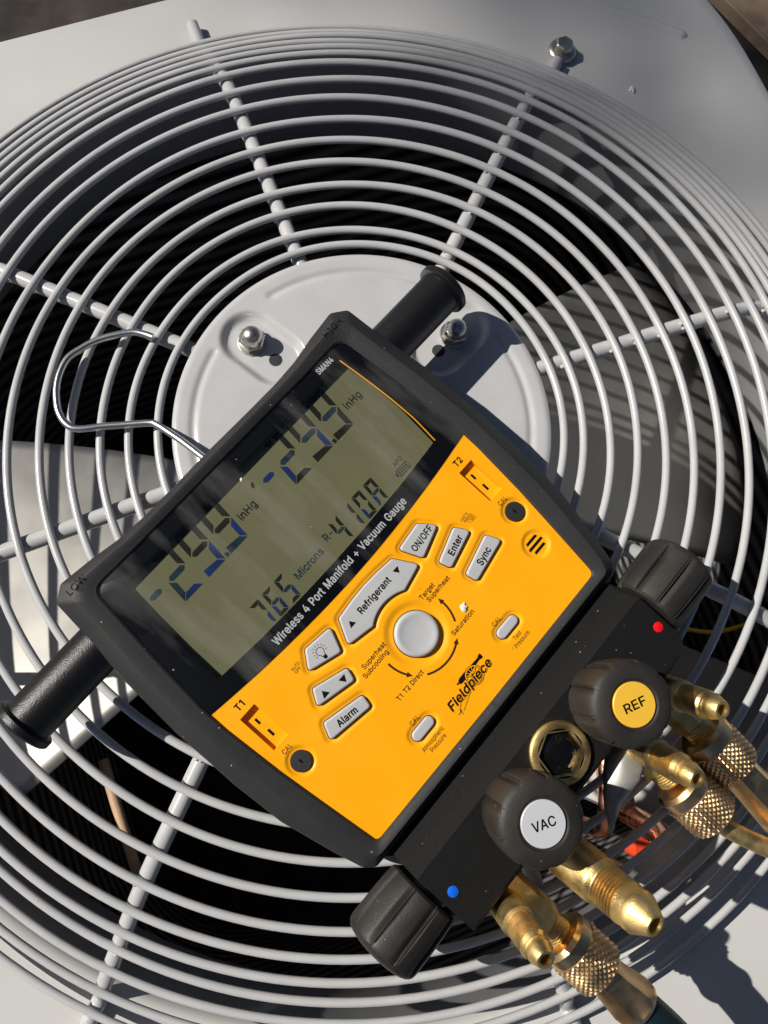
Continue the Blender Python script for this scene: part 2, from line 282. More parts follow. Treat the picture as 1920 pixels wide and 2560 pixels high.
GLYPHS = {
    '+': [453, '198,34 198,172 61,172 61,226 198,226 198,364 255,364 255,226 391,226 391,172 255,172 255,34'],
    '-': [453, '337,244 337,188 114,188 114,244'],
    '/': [249, '235,533 71,-76 14,-76 178,533'],
    '1': [400, '276,509 276,0 212,0 212,448 86,358 86,427 198,509'],
    '2': [453, '64,0 64,47 234,229 248,243 261,257 272,270 282,282 291,294 299,305 305,316 311,327 315,337 318,348 320,360 320,371 319,385 317,397 313,408 308,419 301,428 293,436 283,443 273,449 262,454 250,457 237,459 224,460 209,459 196,457 184,453 172,447 162,441 153,433 145,424 139,413 134,402 130,390 128,376 127,362 66,362 67,384 71,405 77,424 86,442 98,459 111,473 126,486 143,496 162,505 182,511 203,514 225,516 247,514 268,511 288,505 306,497 323,486 337,474 350,461 361,445 370,428 376,411 380,392 381,372 380,358 378,345 375,331 371,318 365,304 357,290 347,275 336,259 322,241 306,223 288,202 267,180 153,60 389,57 389,0'],
    '4': [453, '40,105 40,158 247,509 311,509 109,166 413,163 413,105', '282,0 282,121 282,146 282,318 343,318 343,0'],
    'A': [480, '16,0 201,509 276,509 463,0 395,0 287,302 282,317 276,334 270,352 264,372 257,394 250,420 241,447 238,456 236,447 228,419 220,393 213,371 206,351 201,333 195,317 191,302 85,0', '110,142 110,199 370,199 370,142'],
    'C': [510, '267,-7 235,-5 205,1 177,11 150,25 126,42 104,63 86,88 70,115 57,146 48,179 42,215 40,254 42,293 48,329 57,362 70,393 86,421 104,445 126,466 150,484 177,498 205,508 235,514 267,516 286,515 305,513 323,509 340,504 357,498 373,490 388,481 402,471 415,460 427,447 438,433 448,418 456,402 463,385 469,367 473,348 408,348 405,361 401,373 395,384 389,395 382,404 375,413 366,421 357,428 348,435 337,440 327,445 315,449 304,452 292,454 280,455 267,456 245,454 223,450 203,443 184,432 166,419 150,403 137,385 125,364 116,340 109,314 105,285 103,254 105,223 109,194 116,168 125,145 137,123 151,105 166,89 184,76 203,66 223,59 245,54 267,53 280,53 292,55 304,57 315,60 327,64 337,69 348,74 357,81 366,88 375,96 382,105 389,114 395,125 401,136 405,148 408,160 473,160 469,142 463,124 457,107 448,91 438,76 428,62 416,49 402,38 388,28 373,19 357,11 341,5 323,0 305,-4 286,-6'],
    'D': [502, '219,0 96,0 96,57 215,57 244,58 272,63 296,70 318,81 337,94 354,110 368,128 379,149 388,172 394,198 398,226 399,255 398,285 394,312 388,337 379,361 368,381 354,399 338,415 320,428 299,438 275,446 249,450 221,452 93,452 93,509 225,509 261,507 294,501 325,492 353,478 377,461 399,441 418,418 433,391 446,361 455,329 460,293 462,255 460,217 455,181 446,149 433,119 417,92 398,68 376,48 351,31 322,17 291,8 256,2', '125,509 125,0 60,0 60,509'],
    'E': [419, '60,0 60,509 372,509 372,452 125,452 125,286 355,286 355,229 125,229 125,57 375,57 375,0'],
    'F': [410, '60,0 60,509 369,509 369,452 125,452 125,278 346,278 346,221 125,221 125,0'],
    'G': [520, '269,-7 236,-5 205,1 176,11 149,25 125,43 104,64 85,88 69,116 57,146 47,179 42,215 40,254 42,293 47,329 57,362 69,393 85,421 103,445 125,466 149,484 175,498 203,508 233,514 265,516 285,515 304,513 322,509 340,504 358,497 374,489 389,480 403,469 416,458 429,445 439,431 449,416 458,401 465,384 470,367 474,349 408,349 404,361 399,372 393,383 387,393 380,403 373,411 365,420 356,427 347,434 337,439 326,444 315,448 304,452 291,454 279,455 265,456 243,454 222,450 202,443 183,432 166,419 150,404 137,385 125,364 116,340 109,314 105,285 103,254 105,223 109,194 116,168 125,145 137,124 151,105 166,90 184,76 203,66 224,59 246,54 269,53 290,54 309,57 328,63 345,71 360,81 374,93 386,107 396,123 404,141 410,160 414,180 415,199 283,199 283,256 478,256 478,200 476,170 471,141 463,115 451,91 436,69 419,50 399,33 377,19 352,8 326,0 298,-5'],
    'H': [517, '60,0 60,509 125,509 125,289 392,289 392,509 457,509 457,0 392,0 392,232 125,232 125,0'],
    'I': [300, '31,0 31,57 118,57 118,452 31,452 31,509 269,509 269,452 183,452 183,57 269,57 269,0'],
    'L': [393, '60,0 60,509 125,509 125,57 361,57 361,0'],
    'M': [628, '60,0 60,509 152,509 277,187 280,181 282,174 285,167 287,159 299,123 302,113 305,103 308,93 311,84 315,73 318,83 330,121 342,158 345,167 348,174 350,181 352,187 476,509 568,509 568,0 504,0 504,291 504,327 505,369 506,413 507,438 505,433 502,421 498,409 482,363 478,352 474,341 471,331 467,322 456,291 342,0 286,0 170,291 168,297 165,304 162,312 159,321 145,361 141,372 137,384 133,396 129,408 125,420 121,432 120,436 120,416 121,372 122,328 122,291 122,0'],
    'N': [523, '60,0 60,509 136,509 343,183 347,176 352,169 357,160 363,151 369,141 375,130 381,119 388,107 394,94 401,82 402,79 402,81 401,95 401,108 400,121 400,134 399,146 399,157 399,195 399,509 463,509 463,0 387,0 202,290 196,300 190,310 184,320 177,331 171,342 164,354 156,367 148,381 120,431 122,384 123,368 123,354 124,340 124,328 125,317 125,307 125,298 125,291 125,0'],
    'O': [533, '267,-7 235,-5 205,1 177,11 150,25 126,42 105,63 86,88 70,115 57,146 48,179 42,215 40,254 42,293 48,329 57,362 70,393 86,421 105,445 126,466 150,484 177,498 205,508 235,514 267,516 299,514 329,508 357,498 384,484 408,466 429,445 448,421 464,393 477,362 486,329 491,293 493,254 491,215 486,179 477,146 464,115 448,88 429,63 408,42 384,25 357,11 329,1 299,-5', '267,53 289,54 310,59 330,66 349,76 367,89 383,105 396,123 408,144 418,168 425,194 429,223 430,254 429,286 425,314 418,341 408,365 396,386 383,404 367,420 349,433 330,443 310,450 289,454 267,456 245,454 223,450 203,443 184,433 167,420 151,404 137,385 125,364 116,340 109,314 105,285 103,254 105,223 109,194 116,168 125,144 137,123 151,105 167,89 184,76 203,66 223,59 245,54'],
    'P': [445, '60,0 60,509 235,509 263,507 289,503 312,497 332,487 350,476 366,462 379,447 390,430 398,411 404,391 407,370 409,348 407,325 404,304 398,284 390,265 379,248 366,233 350,219 332,207 312,198 289,191 263,187 235,186 125,186 125,0', '125,242 233,242 252,243 269,246 284,250 297,256 308,264 318,272 327,282 333,294 338,306 342,319 344,333 344,348 344,362 342,376 338,389 333,402 326,413 318,423 308,431 297,439 284,444 268,449 251,451 232,452 125,452'],
    'R': [449, '60,0 60,509 236,509 264,507 290,504 313,497 333,489 351,478 367,465 380,450 390,433 399,415 405,395 408,374 409,352 408,330 405,309 399,290 390,271 380,255 367,240 351,228 333,217 312,209 289,203 264,199 236,198 125,198 125,0', '125,255 234,255 252,256 269,258 284,262 298,267 309,273 319,281 327,290 334,300 339,312 342,324 344,338 345,352 344,367 342,380 339,393 334,405 327,415 319,425 309,433 298,440 284,445 269,449 252,451 233,452 125,452', '353,0 230,229 303,229 428,0'],
    'S': [447, '224,-9 197,-8 172,-4 149,1 128,9 108,19 91,31 76,45 64,60 54,77 46,96 41,115 38,137 104,137 107,123 110,110 116,98 123,88 132,79 142,71 154,64 166,59 180,55 194,52 209,50 224,49 241,50 257,52 272,55 286,60 299,66 311,74 321,82 329,92 336,102 341,114 345,126 346,139 345,151 342,161 338,171 332,179 325,186 316,193 307,199 296,205 284,209 272,214 259,218 245,222 184,239 154,249 128,260 105,274 86,289 71,307 60,326 54,348 52,372 53,393 58,413 65,431 75,448 87,463 102,476 119,488 138,498 158,506 180,511 203,514 227,516 252,514 275,511 296,505 316,498 334,488 351,476 365,463 377,449 387,433 394,415 399,397 401,378 337,378 334,396 326,412 316,426 302,437 286,447 267,453 247,457 225,459 209,458 194,456 180,452 167,448 156,442 145,435 136,427 129,418 123,409 118,398 116,387 115,376 116,363 119,352 124,342 131,334 139,326 148,319 158,313 169,308 180,304 191,300 202,296 212,293 264,279 276,276 287,272 299,268 312,264 324,258 336,252 347,245 359,238 369,229 379,220 387,209 395,198 401,185 405,171 407,155 408,139 407,118 403,99 396,81 386,64 374,48 360,34 343,21 323,11 302,2 278,-4 252,-8'],
    'T': [449, '32,452 32,509 417,509 417,452 257,452 257,0 193,0 193,452'],
    'U': [517, '259,-8 230,-7 203,-2 177,5 154,15 133,28 114,43 98,60 85,80 74,101 66,124 62,148 60,173 60,509 124,509 124,178 125,160 128,144 133,128 141,113 150,99 160,87 173,77 187,68 203,61 220,56 239,53 259,52 279,53 298,56 315,61 331,68 345,77 357,87 368,99 377,113 384,128 389,144 392,160 393,178 393,509 457,509 457,173 456,148 451,124 443,101 433,80 419,60 403,43 384,28 363,15 340,5 315,-2 288,-7'],
    'V': [480, '204,0 16,509 84,509 192,206 197,192 203,176 209,158 215,137 222,115 230,89 239,61 241,53 244,62 252,90 260,115 267,138 274,158 279,176 285,192 290,206 395,509 463,509 278,0'],
    'W': [686, '155,0 16,509 82,509 163,196 166,183 170,171 173,158 175,145 178,133 181,120 184,107 187,94 189,80 192,67 193,61 194,67 197,80 200,94 203,107 205,120 208,133 211,145 214,158 218,171 221,183 224,196 306,509 380,509 462,196 465,183 468,171 471,158 474,145 477,133 480,120 483,107 486,94 489,80 492,67 492,64 493,67 496,80 499,94 502,107 504,120 507,133 510,145 523,196 603,509 670,509 530,0 455,0 368,323 363,339 359,356 355,373 351,391 347,410 344,431 343,437 342,433 339,413 335,395 331,377 327,359 323,341 318,323 230,0'],
    'a': [389, '160,-9 142,-8 126,-5 110,-1 94,5 80,12 68,22 57,32 48,45 40,58 35,73 31,90 30,108 31,123 34,138 38,150 43,161 50,171 58,179 67,187 78,193 89,199 100,203 112,207 125,211 138,213 152,216 165,218 178,220 194,222 209,224 222,225 234,227 244,228 252,230 259,232 265,235 270,238 273,243 275,248 276,255 275,268 273,279 271,288 267,297 262,304 256,311 248,317 240,322 230,326 220,329 208,330 196,331 183,330 171,329 159,326 149,322 140,318 132,313 124,307 118,301 112,294 107,288 103,281 100,274 41,291 48,308 57,322 67,335 79,346 91,355 104,364 118,370 133,375 148,379 163,382 179,384 194,384 204,384 215,383 227,382 239,379 251,376 263,372 275,367 286,360 296,353 306,343 315,333 322,320 329,306 333,290 336,272 337,251 337,0 277,0 277,52 272,52 269,45 264,38 258,32 252,25 244,18 236,12 226,6 215,1 203,-3 190,-6 176,-8', '170,45 187,46 202,49 216,53 228,59 239,66 248,74 257,83 263,93 269,104 272,115 275,126 276,138 276,190 273,188 270,186 265,184 259,182 253,180 246,179 239,177 231,176 223,175 216,173 208,172 200,171 175,168 165,166 154,164 144,162 134,159 125,155 117,150 110,145 103,139 98,132 95,124 93,115 92,105 92,95 94,87 98,79 102,72 107,66 114,61 121,56 130,52 139,49 149,47 159,46'],
    'b': [424, '229,-8 213,-7 198,-5 184,-1 172,4 162,10 153,17 145,24 138,31 132,39 127,46 122,53 118,59 112,59 112,0 53,0 53,509 114,509 114,319 118,319 122,325 127,331 132,338 137,346 144,353 152,360 161,367 171,373 183,378 197,381 212,384 229,384 252,383 274,378 294,371 313,361 330,347 345,332 359,313 370,293 379,270 385,245 389,218 390,189 389,160 385,133 379,108 370,84 359,64 346,45 330,29 313,16 294,5 274,-2 252,-7', '220,47 237,48 253,51 267,57 279,66 291,76 301,88 309,101 316,117 321,133 325,151 327,170 328,189 327,209 325,227 321,245 316,261 309,276 301,290 291,301 280,311 267,319 253,325 237,329 220,330 203,329 188,325 174,320 161,312 150,302 140,291 132,278 125,263 120,247 116,229 113,210 113,189 113,169 116,150 120,132 125,115 132,100 140,86 150,75 162,65 174,57 188,51 204,48'],
    'c': [396, '207,-8 182,-7 159,-2 137,6 117,16 98,30 82,46 68,64 56,85 46,108 40,133 36,159 34,187 36,216 40,243 46,268 56,291 68,312 82,330 98,346 117,360 137,371 159,378 182,383 207,384 221,384 234,383 247,380 260,377 272,373 284,368 295,362 305,356 315,349 324,341 332,332 340,322 347,312 353,301 358,289 362,277 303,262 301,269 298,276 294,283 290,289 286,295 281,301 276,306 270,311 264,315 257,319 250,322 242,325 234,327 226,329 217,329 207,330 189,329 173,325 158,319 145,310 134,300 124,287 115,274 108,258 103,242 99,224 97,206 96,187 97,169 99,151 103,134 108,117 115,102 124,89 134,76 145,66 158,57 173,51 189,48 207,46 217,47 226,48 234,49 243,52 250,54 258,58 264,62 271,66 277,71 282,76 287,82 292,89 296,95 299,102 302,110 304,117 363,102 359,90 354,78 348,67 341,56 334,46 325,37 316,29 306,21 296,15 285,9 273,4 261,-1 248,-4 235,-6 221,-8'],
    'd': [424, '195,-8 172,-7 151,-2 130,5 111,16 94,29 79,45 66,64 55,84 46,108 39,133 35,160 34,189 35,218 39,245 46,270 55,293 66,313 79,332 95,347 112,361 131,371 151,378 173,383 196,384 213,384 228,381 241,378 253,373 263,367 272,360 280,353 287,346 293,338 298,331 303,325 306,319 311,319 311,509 372,509 372,0 313,0 313,59 307,59 303,53 298,46 293,39 287,31 280,24 272,17 263,10 252,4 241,-1 227,-5 212,-7', '205,47 221,48 236,51 250,57 263,65 274,75 284,86 293,100 299,115 305,132 309,150 311,169 312,189 311,210 309,229 305,247 300,263 293,278 284,291 275,302 263,312 251,320 237,325 221,329 205,330 187,329 172,325 157,319 145,311 133,301 124,290 115,276 108,261 103,245 99,227 97,209 96,189 97,170 99,151 103,133 109,117 115,101 124,88 134,76 145,66 158,57 172,51 188,48'],
    'e': [404, '212,-8 185,-7 161,-2 138,6 117,16 98,30 82,46 68,64 56,85 46,108 40,132 35,159 34,187 35,215 39,242 46,267 55,290 67,311 81,329 97,346 115,359 135,370 157,378 180,383 205,384 221,384 236,382 251,379 266,374 280,368 294,361 307,351 319,341 331,329 341,315 350,299 357,282 363,263 368,242 370,219 371,194 371,169 97,169 97,157 100,139 104,122 110,106 118,92 128,80 139,70 151,61 165,55 179,50 195,47 212,46 224,47 234,48 244,50 254,53 263,56 271,61 278,66 285,73 292,80 297,88 302,96 306,105 365,91 360,77 353,63 345,51 335,39 324,29 311,19 298,11 283,4 266,-1 249,-5 231,-7', '309,221 307,237 303,254 298,269 291,282 283,294 273,305 263,314 250,321 237,326 222,329 205,330 189,329 173,326 159,321 146,313 135,304 125,294 116,282 109,270 103,256 99,241 97,226 97,221'],
    'f': [254, '228,379 228,327 6,327 6,379', '81,0 81,432 82,447 84,461 89,474 96,486 104,496 113,505 124,513 135,519 148,524 161,527 174,529 187,530 197,530 207,529 215,528 222,527 229,525 234,524 239,522 243,521 227,468 215,472 211,473 206,473 200,474 195,474 182,473 171,470 162,466 154,460 149,452 145,443 142,431 142,419 142,0'],
    'g': [425, '207,-151 187,-150 168,-148 150,-144 134,-140 119,-134 105,-127 93,-119 82,-110 73,-101 64,-91 57,-80 51,-69 101,-41 106,-47 110,-53 116,-59 122,-66 128,-72 136,-78 145,-83 154,-88 165,-92 178,-95 192,-97 207,-97 229,-96 249,-92 267,-85 282,-75 295,-62 304,-47 310,-28 311,-6 311,68 306,68 302,62 298,56 293,49 287,41 280,34 272,28 263,21 252,16 241,11 227,8 212,5 195,5 173,6 152,10 132,17 113,27 95,39 80,53 67,71 55,90 46,112 39,136 35,163 34,191 35,220 39,246 46,271 55,293 66,314 80,332 95,347 112,361 131,371 152,378 173,383 196,384 213,384 228,382 242,378 253,373 264,367 273,360 281,353 288,346 294,338 299,331 304,325 308,319 313,319 313,379 372,379 372,-9 371,-32 367,-54 360,-73 350,-90 338,-104 324,-117 308,-127 291,-136 271,-142 251,-147 229,-150', '205,59 222,60 237,63 251,68 264,75 275,84 285,95 293,107 300,121 305,137 309,154 312,172 312,193 312,212 309,231 305,248 300,264 293,278 285,291 275,303 264,312 251,320 237,325 222,329 205,330 188,329 172,325 158,320 145,312 134,302 124,290 115,277 109,262 103,246 99,229 97,212 96,193 97,173 99,155 103,138 109,123 116,108 124,96 134,85 145,76 158,68 172,63 188,60'],
    'h': [410, '114,227 114,0 53,0 53,509 114,509 114,315 124,332 137,349 152,362 169,372 187,379 207,383 227,384 246,383 264,380 280,376 295,369 309,360 321,349 332,336 341,321 348,304 353,285 356,264 357,240 357,0 296,0 296,235 295,256 290,275 283,291 273,304 260,315 246,323 229,328 210,329 197,328 184,326 172,322 161,317 150,311 141,303 133,293 126,283 121,271 117,257 114,243'],
    'i': [167, '53,0 53,379 114,379 114,0', '84,443 75,444 67,446 60,449 54,455 48,461 44,468 42,475 41,483 42,491 44,499 48,506 54,512 60,517 67,521 75,523 84,524 92,523 100,521 107,517 114,512 119,506 123,499 126,491 126,483 126,475 123,468 119,461 114,455 107,449 100,446 92,444'],
    'l': [189, '139,-2 119,-1 101,3 86,10 74,20 65,33 58,47 54,65 53,84 53,509 114,509 114,99 114,87 115,77 117,68 120,62 124,58 130,54 137,53 146,52 160,53 170,54 181,3 176,2 172,1 167,0 162,-1 156,-2 151,-2 145,-2'],
    'm': [610, '53,0 53,379 112,379 112,295 112,310 118,323 125,335 132,346 141,355 151,363 161,370 172,376 183,380 195,384 207,386 219,386 239,385 257,380 273,372 287,361 299,347 309,331 316,314 321,295 322,321 329,332 337,343 347,353 357,361 368,369 381,375 394,380 407,383 422,385 437,386 453,385 468,383 483,378 497,372 510,364 522,354 532,342 541,328 548,313 553,296 556,276 557,255 557,0 496,0 496,254 494,273 490,289 483,302 473,313 460,321 447,326 433,329 419,330 406,330 395,328 384,324 374,320 365,314 358,307 351,299 345,290 341,280 338,270 336,259 335,247 335,0 274,0 274,260 273,275 269,288 262,301 253,311 242,320 229,326 215,329 199,330 188,330 178,328 168,325 158,320 148,314 140,307 132,299 126,289 121,278 117,266 114,253 114,238 114,0'],
    'n': [410, '114,227 114,0 53,0 53,379 112,379 112,287 102,287 112,312 124,332 137,349 152,362 169,372 187,379 207,383 227,384 246,383 264,380 280,376 295,369 309,360 321,349 332,336 341,321 348,304 353,285 356,264 357,240 357,0 296,0 296,235 295,256 290,275 283,291 273,304 260,315 246,323 229,328 210,329 197,328 184,326 172,322 161,317 150,311 141,303 133,293 126,283 121,271 117,257 114,243'],
    'o': [415, '207,-8 182,-7 159,-2 137,6 117,16 98,30 82,46 68,64 56,85 46,108 40,133 36,159 34,187 36,216 40,243 46,268 56,291 68,312 82,330 98,346 117,360 137,371 159,378 182,383 207,384 233,383 256,378 278,371 299,360 317,346 333,330 347,312 359,291 369,268 376,243 380,216 381,187 380,159 376,133 369,108 359,85 347,64 333,46 317,30 299,16 278,6 256,-2 233,-7', '207,46 226,48 242,51 257,57 270,66 282,76 292,89 300,102 307,117 312,134 316,151 318,169 319,187 318,206 316,224 312,242 307,258 300,274 292,287 282,300 270,310 257,319 242,325 226,329 207,330 189,329 173,325 158,319 145,310 134,300 124,287 115,274 108,258 103,242 99,224 97,206 96,187 97,169 99,151 103,134 108,117 115,102 124,89 134,76 145,66 158,57 173,51 189,48'],
    'p': [424, '53,-143 53,379 112,379 112,319 118,319 122,325 126,331 131,338 137,346 144,353 152,360 161,367 171,373 183,378 197,381 212,384 229,384 252,383 274,378 294,371 313,361 330,347 345,332 359,313 370,293 379,270 385,245 389,218 390,189 389,160 385,133 379,108 370,84 359,64 346,45 330,29 313,16 294,5 274,-2 252,-7 229,-8 213,-7 198,-5 184,-1 173,4 162,10 153,17 145,24 138,31 132,39 127,46 122,53 118,59 114,59 114,-143', '220,47 237,48 253,51 267,57 279,66 291,76 301,88 309,101 316,117 321,133 325,151 327,170 328,189 327,209 325,227 321,245 316,261 309,276 301,290 291,301 280,311 267,319 253,325 237,329 220,330 203,329 188,325 174,320 161,312 150,302 140,291 132,278 125,263 120,247 116,229 113,210 113,189 113,169 116,150 120,132 125,115 132,100 140,86 150,75 162,65 174,57 188,51 204,48'],
    'r': [259, '53,0 53,379 112,379 112,321 122,335 130,347 140,358 152,367 166,375 181,380 196,384 213,385 229,384 243,384 243,322 230,324 224,325 219,325 213,326 207,326 194,325 182,323 170,319 159,315 149,309 140,301 132,293 126,284 121,273 117,262 114,250 114,237 114,0'],
    's': [365, '182,-8 163,-7 145,-5 128,-2 112,3 98,10 84,18 72,27 62,38 53,50 45,63 40,78 36,94 94,107 99,92 105,79 114,69 124,60 136,54 150,49 165,46 181,45 200,46 217,50 232,55 244,62 255,71 262,81 267,91 268,103 267,112 265,121 260,129 254,136 246,142 237,147 225,151 212,155 149,170 125,177 104,186 87,196 72,208 61,222 53,237 48,255 47,274 48,290 51,305 57,319 65,332 75,343 87,354 100,363 115,370 131,377 149,381 167,384 187,384 206,384 223,381 239,378 254,372 267,366 279,358 290,349 299,339 307,328 314,316 319,303 324,290 268,277 264,288 258,298 251,307 243,316 232,323 219,328 205,331 187,333 171,332 156,329 143,324 131,317 121,308 114,299 110,289 109,277 110,267 112,258 117,250 124,243 133,237 144,232 157,227 172,223 229,209 254,202 275,194 292,183 306,171 317,158 325,142 330,125 331,107 330,90 326,75 321,61 312,47 302,35 290,24 276,15 260,6 242,0 223,-5 203,-7'],
    't': [227, '204,379 204,327 6,327 6,379', '65,471 126,471 126,98 127,86 128,76 132,68 136,61 142,56 150,53 159,51 170,50 185,51 202,54 213,2 208,0 203,-1 198,-2 192,-3 186,-3 180,-4 174,-4 168,-4 145,-3 125,2 107,10 92,21 80,35 72,52 67,71 65,93'],
    'u': [410, '182,-5 164,-4 146,-1 130,4 115,11 101,20 89,31 78,44 69,59 62,76 57,95 54,116 53,139 53,379 114,379 114,144 115,123 119,105 127,89 137,75 150,64 164,56 181,52 200,50 213,51 226,53 238,57 249,62 259,69 268,77 276,86 283,97 289,109 293,122 295,137 296,153 296,379 357,379 357,0 298,0 298,70 297,67 286,47 272,30 257,17 240,7 222,0 203,-4'],
    'y': [389, '47,-139 61,-86 71,-87 80,-89 88,-90 96,-90 104,-89 111,-87 118,-84 124,-80 130,-74 136,-67 141,-58 146,-48 151,-36 163,-1 17,379 84,379 165,155 171,138 177,121 182,104 187,87 191,70 194,58 198,70 202,87 207,104 212,121 218,138 224,155 305,379 371,379 204,-58 198,-72 191,-85 184,-97 177,-107 168,-116 159,-124 150,-130 139,-136 128,-140 117,-143 104,-145 91,-145 84,-145 77,-145 71,-144 65,-143 59,-142 54,-141 51,-140'],
}
from mathutils.geometry import tessellate_polygon
def inside(p, P):
    r = False
    for i in range(len(P)):
        x1, y1 = P[i - 1]; x2, y2 = P[i]
        if (y1 > p[1]) != (y2 > p[1]) and p[0] < (x2 - x1) * (p[1] - y1) / (y2 - y1) + x1: r = not r
    return r
def glyph(ch, bold):
    """outline pieces of one letter: list of (outer, holes), in thousandths of an em"""
    C_ = [[tuple(map(float, q.split(','))) for q in c.split()] for c in GLYPHS[ch][1:]]
    sgn = [area2(c) > 0 for c in C_]; big = max(range(len(C_)), key=lambda i: abs(area2(C_[i]))); out = []
    outs = [c for c, g in zip(C_, sgn) if g == sgn[big]]; holes = [c for c, g in zip(C_, sgn) if g != sgn[big]]
    for o_ in outs:
        hs = [h for h in holes if inside(h[0], o_)]
        out.append((ccw(o_), [ccw(h) for h in hs]))
    return out
def text(body, u, v, width, parent, mt, w=0.12, rot=0.0, cap=None, bold=0.0, shear=0.0, align='L', name='lettering', xf=None):
    """flat printed lettering: starts at (u, v) baseline, scaled to the given width and cap height"""
    V = []; Fc = []; x = 0.0; b = bold * 860; lay = 0
    shifts = [(0, 0)] if b < 2 else [(-b, 0), (b, 0), (0, b * .8), (0, -b * .8)]
    for ch in body:
        if ch == ' ': x += 270; continue
        for n_, (o_, hs, sh) in enumerate([(o_, hs, sh) for o_, hs in glyph(ch, b) for sh in shifts]):
            loops = [[(px_ + x + sh[0], py_ + sh[1]) for px_, py_ in lp_] for lp_ in [o_] + hs]
            flatp = [q for lp_ in loops for q in lp_]; b0 = len(V)
            V += [(q[0], q[1], 0.008 * n_) for q in flatp]
            for t_ in tessellate_polygon([[Vector((q[0], q[1], 0)) for q in lp_] for lp_ in loops]): Fc.append(tuple(b0 + i for i in t_))
        x += GLYPHS[ch][0] + b * 0.9
    x0 = min(q[0] for q in V); x1 = max(q[0] for q in V); kx = width / (x1 - x0); ky = kx if cap is None else cap / 509.0
    c, s_ = math.cos(rot), math.sin(rot); out = []
    for q in V:
        X = (q[0] - x0 + q[1] * shear) * kx; Y = q[1] * ky
        if align == 'C': X -= width / 2
        P = (u + X * c - Y * s_, v + X * s_ + Y * c)
        if xf is None: out.append((P[0], P[1], w + q[2]))
        else: out.append(tuple(xf(P[0], P[1], w)))
    me = bpy.data.meshes.new(name); me.from_pydata([tuple(k * S for k in q) for q in out], [], Fc)
    bm = bmesh.new(); bm.from_mesh(me)
    for f in bm.faces:
        f.normal_update()
        if f.normal.z < 0: f.normal_flip()
    bm.to_mesh(me); bm.free()
    return link(name, me, mt, parent)

# ================================================================== the air-conditioner cabinet
RINGS = [(108.74, 0.0), (122.07, -1.0), (137.68, -2.0), (153.41, -3.2), (169.52, -4.5), (185.68, -5.8), (201.84, -7.3), (218.27, -8.9),
         (234.07, -11.4), (250.8, -16.2), (264.2, -22.8), (277.0, -31.0), (288.5, -39.1), (300.3, -47.0), (314.1, -57.0), (329.6, -69.0)]
OFF = (-3.08, -2.70)                         # the wire rings sit a little off the hub's centre
CAB = rad(10.5)                              # the cabinet is turned against the picture
PZ = -80.0                                   # top panel height
def cabpt(x, y): return (x * math.cos(CAB) - y * math.sin(CAB), x * math.sin(CAB) + y * math.cos(CAB))
unit = empty('air_conditioner_unit', (0, 0, -800))
tag(unit, 'light grey outdoor air conditioner cabinet under the wire fan guard', 'air conditioner')
def upart(ob):                               # parts keep world coordinates under the cabinet's empty
    ob.parent = unit; ob.matrix_parent_inverse = Matrix.Translation(Vector((0, 0, 0.8))); return ob
ORI = 320.0
hx, hy = 388.0, 384.0
outl = round_poly([cabpt(-hx, -hy), cabpt(hx, -hy), cabpt(hx, hy), cabpt(-hx, hy)], 185, 24)
NA = 240
def polar_hit(P, ang, c=(0, 0)):
    """point where the ray at ang from c leaves the polygon P"""
    d = Vector((math.cos(ang), math.sin(ang))); best = None; c = Vector(c)
    for i in range(len(P)):
        a = Vector(P[i - 1]) - c; b = Vector(P[i]) - c; e = b - a; den = d.x * e.y - d.y * e.x
        if abs(den) < 1e-12: continue
        t = (a.x * e.y - a.y * e.x) / den; s_ = (a.x * d.y - a.y * d.x) / den
        if t > 0 and -1e-9 <= s_ <= 1 + 1e-9 and (best is None or t > best): best = t
    return (c.x + d.x * best, c.y + d.y * best)
angs = [2 * PI * k / NA for k in range(NA)]
out_pts = [polar_hit(outl, a) for a in angs]
def circ2(r): return [(r * math.cos(a), r * math.sin(a)) for a in angs]
def lerp2(A, B, t): return [(a[0] + (b[0] - a[0]) * t, a[1] + (b[1] - a[1]) * t) for a, b in zip(A, B)]
ring_o = circ2(ORI)
# top sheet with a rolled orifice: skirt, curl, plate, rolled outer edge
prow = [(circ2(ORI - 1), PZ - 7), (circ2(ORI + 0.6), PZ - 3), (circ2(ORI + 3.5), PZ - 0.6), (circ2(ORI + 7), PZ)]
for t in (0.3, 0.6, 0.9): prow.append((lerp2(circ2(ORI + 7), out_pts, t), PZ))
prow += [(lerp2(circ2(ORI + 7), out_pts, 0.97), PZ - 0.5), (lerp2(circ2(ORI), out_pts, 1.0), PZ - 3), (lerp2(circ2(ORI), out_pts, 1.005), PZ - 9), (lerp2(circ2(ORI), out_pts, 1.005), PZ - 45)]
upart(stack('top_panel', prow, M['panel'], None, False, False, 40))
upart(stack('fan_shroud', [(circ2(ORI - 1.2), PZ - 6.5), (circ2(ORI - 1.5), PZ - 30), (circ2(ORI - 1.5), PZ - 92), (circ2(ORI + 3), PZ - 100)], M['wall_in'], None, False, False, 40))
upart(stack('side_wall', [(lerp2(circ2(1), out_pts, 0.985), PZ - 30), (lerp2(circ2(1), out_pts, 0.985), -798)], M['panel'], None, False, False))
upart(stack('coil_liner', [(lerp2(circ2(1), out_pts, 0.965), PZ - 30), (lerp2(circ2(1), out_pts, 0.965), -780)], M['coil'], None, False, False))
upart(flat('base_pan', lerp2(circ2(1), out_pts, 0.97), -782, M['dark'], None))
upart(stack('shroud_deck', [(circ2(ORI + 2), PZ - 99), (lerp2(circ2(1), out_pts, 0.97), PZ - 99.5)], M['dark'], None, False, False))
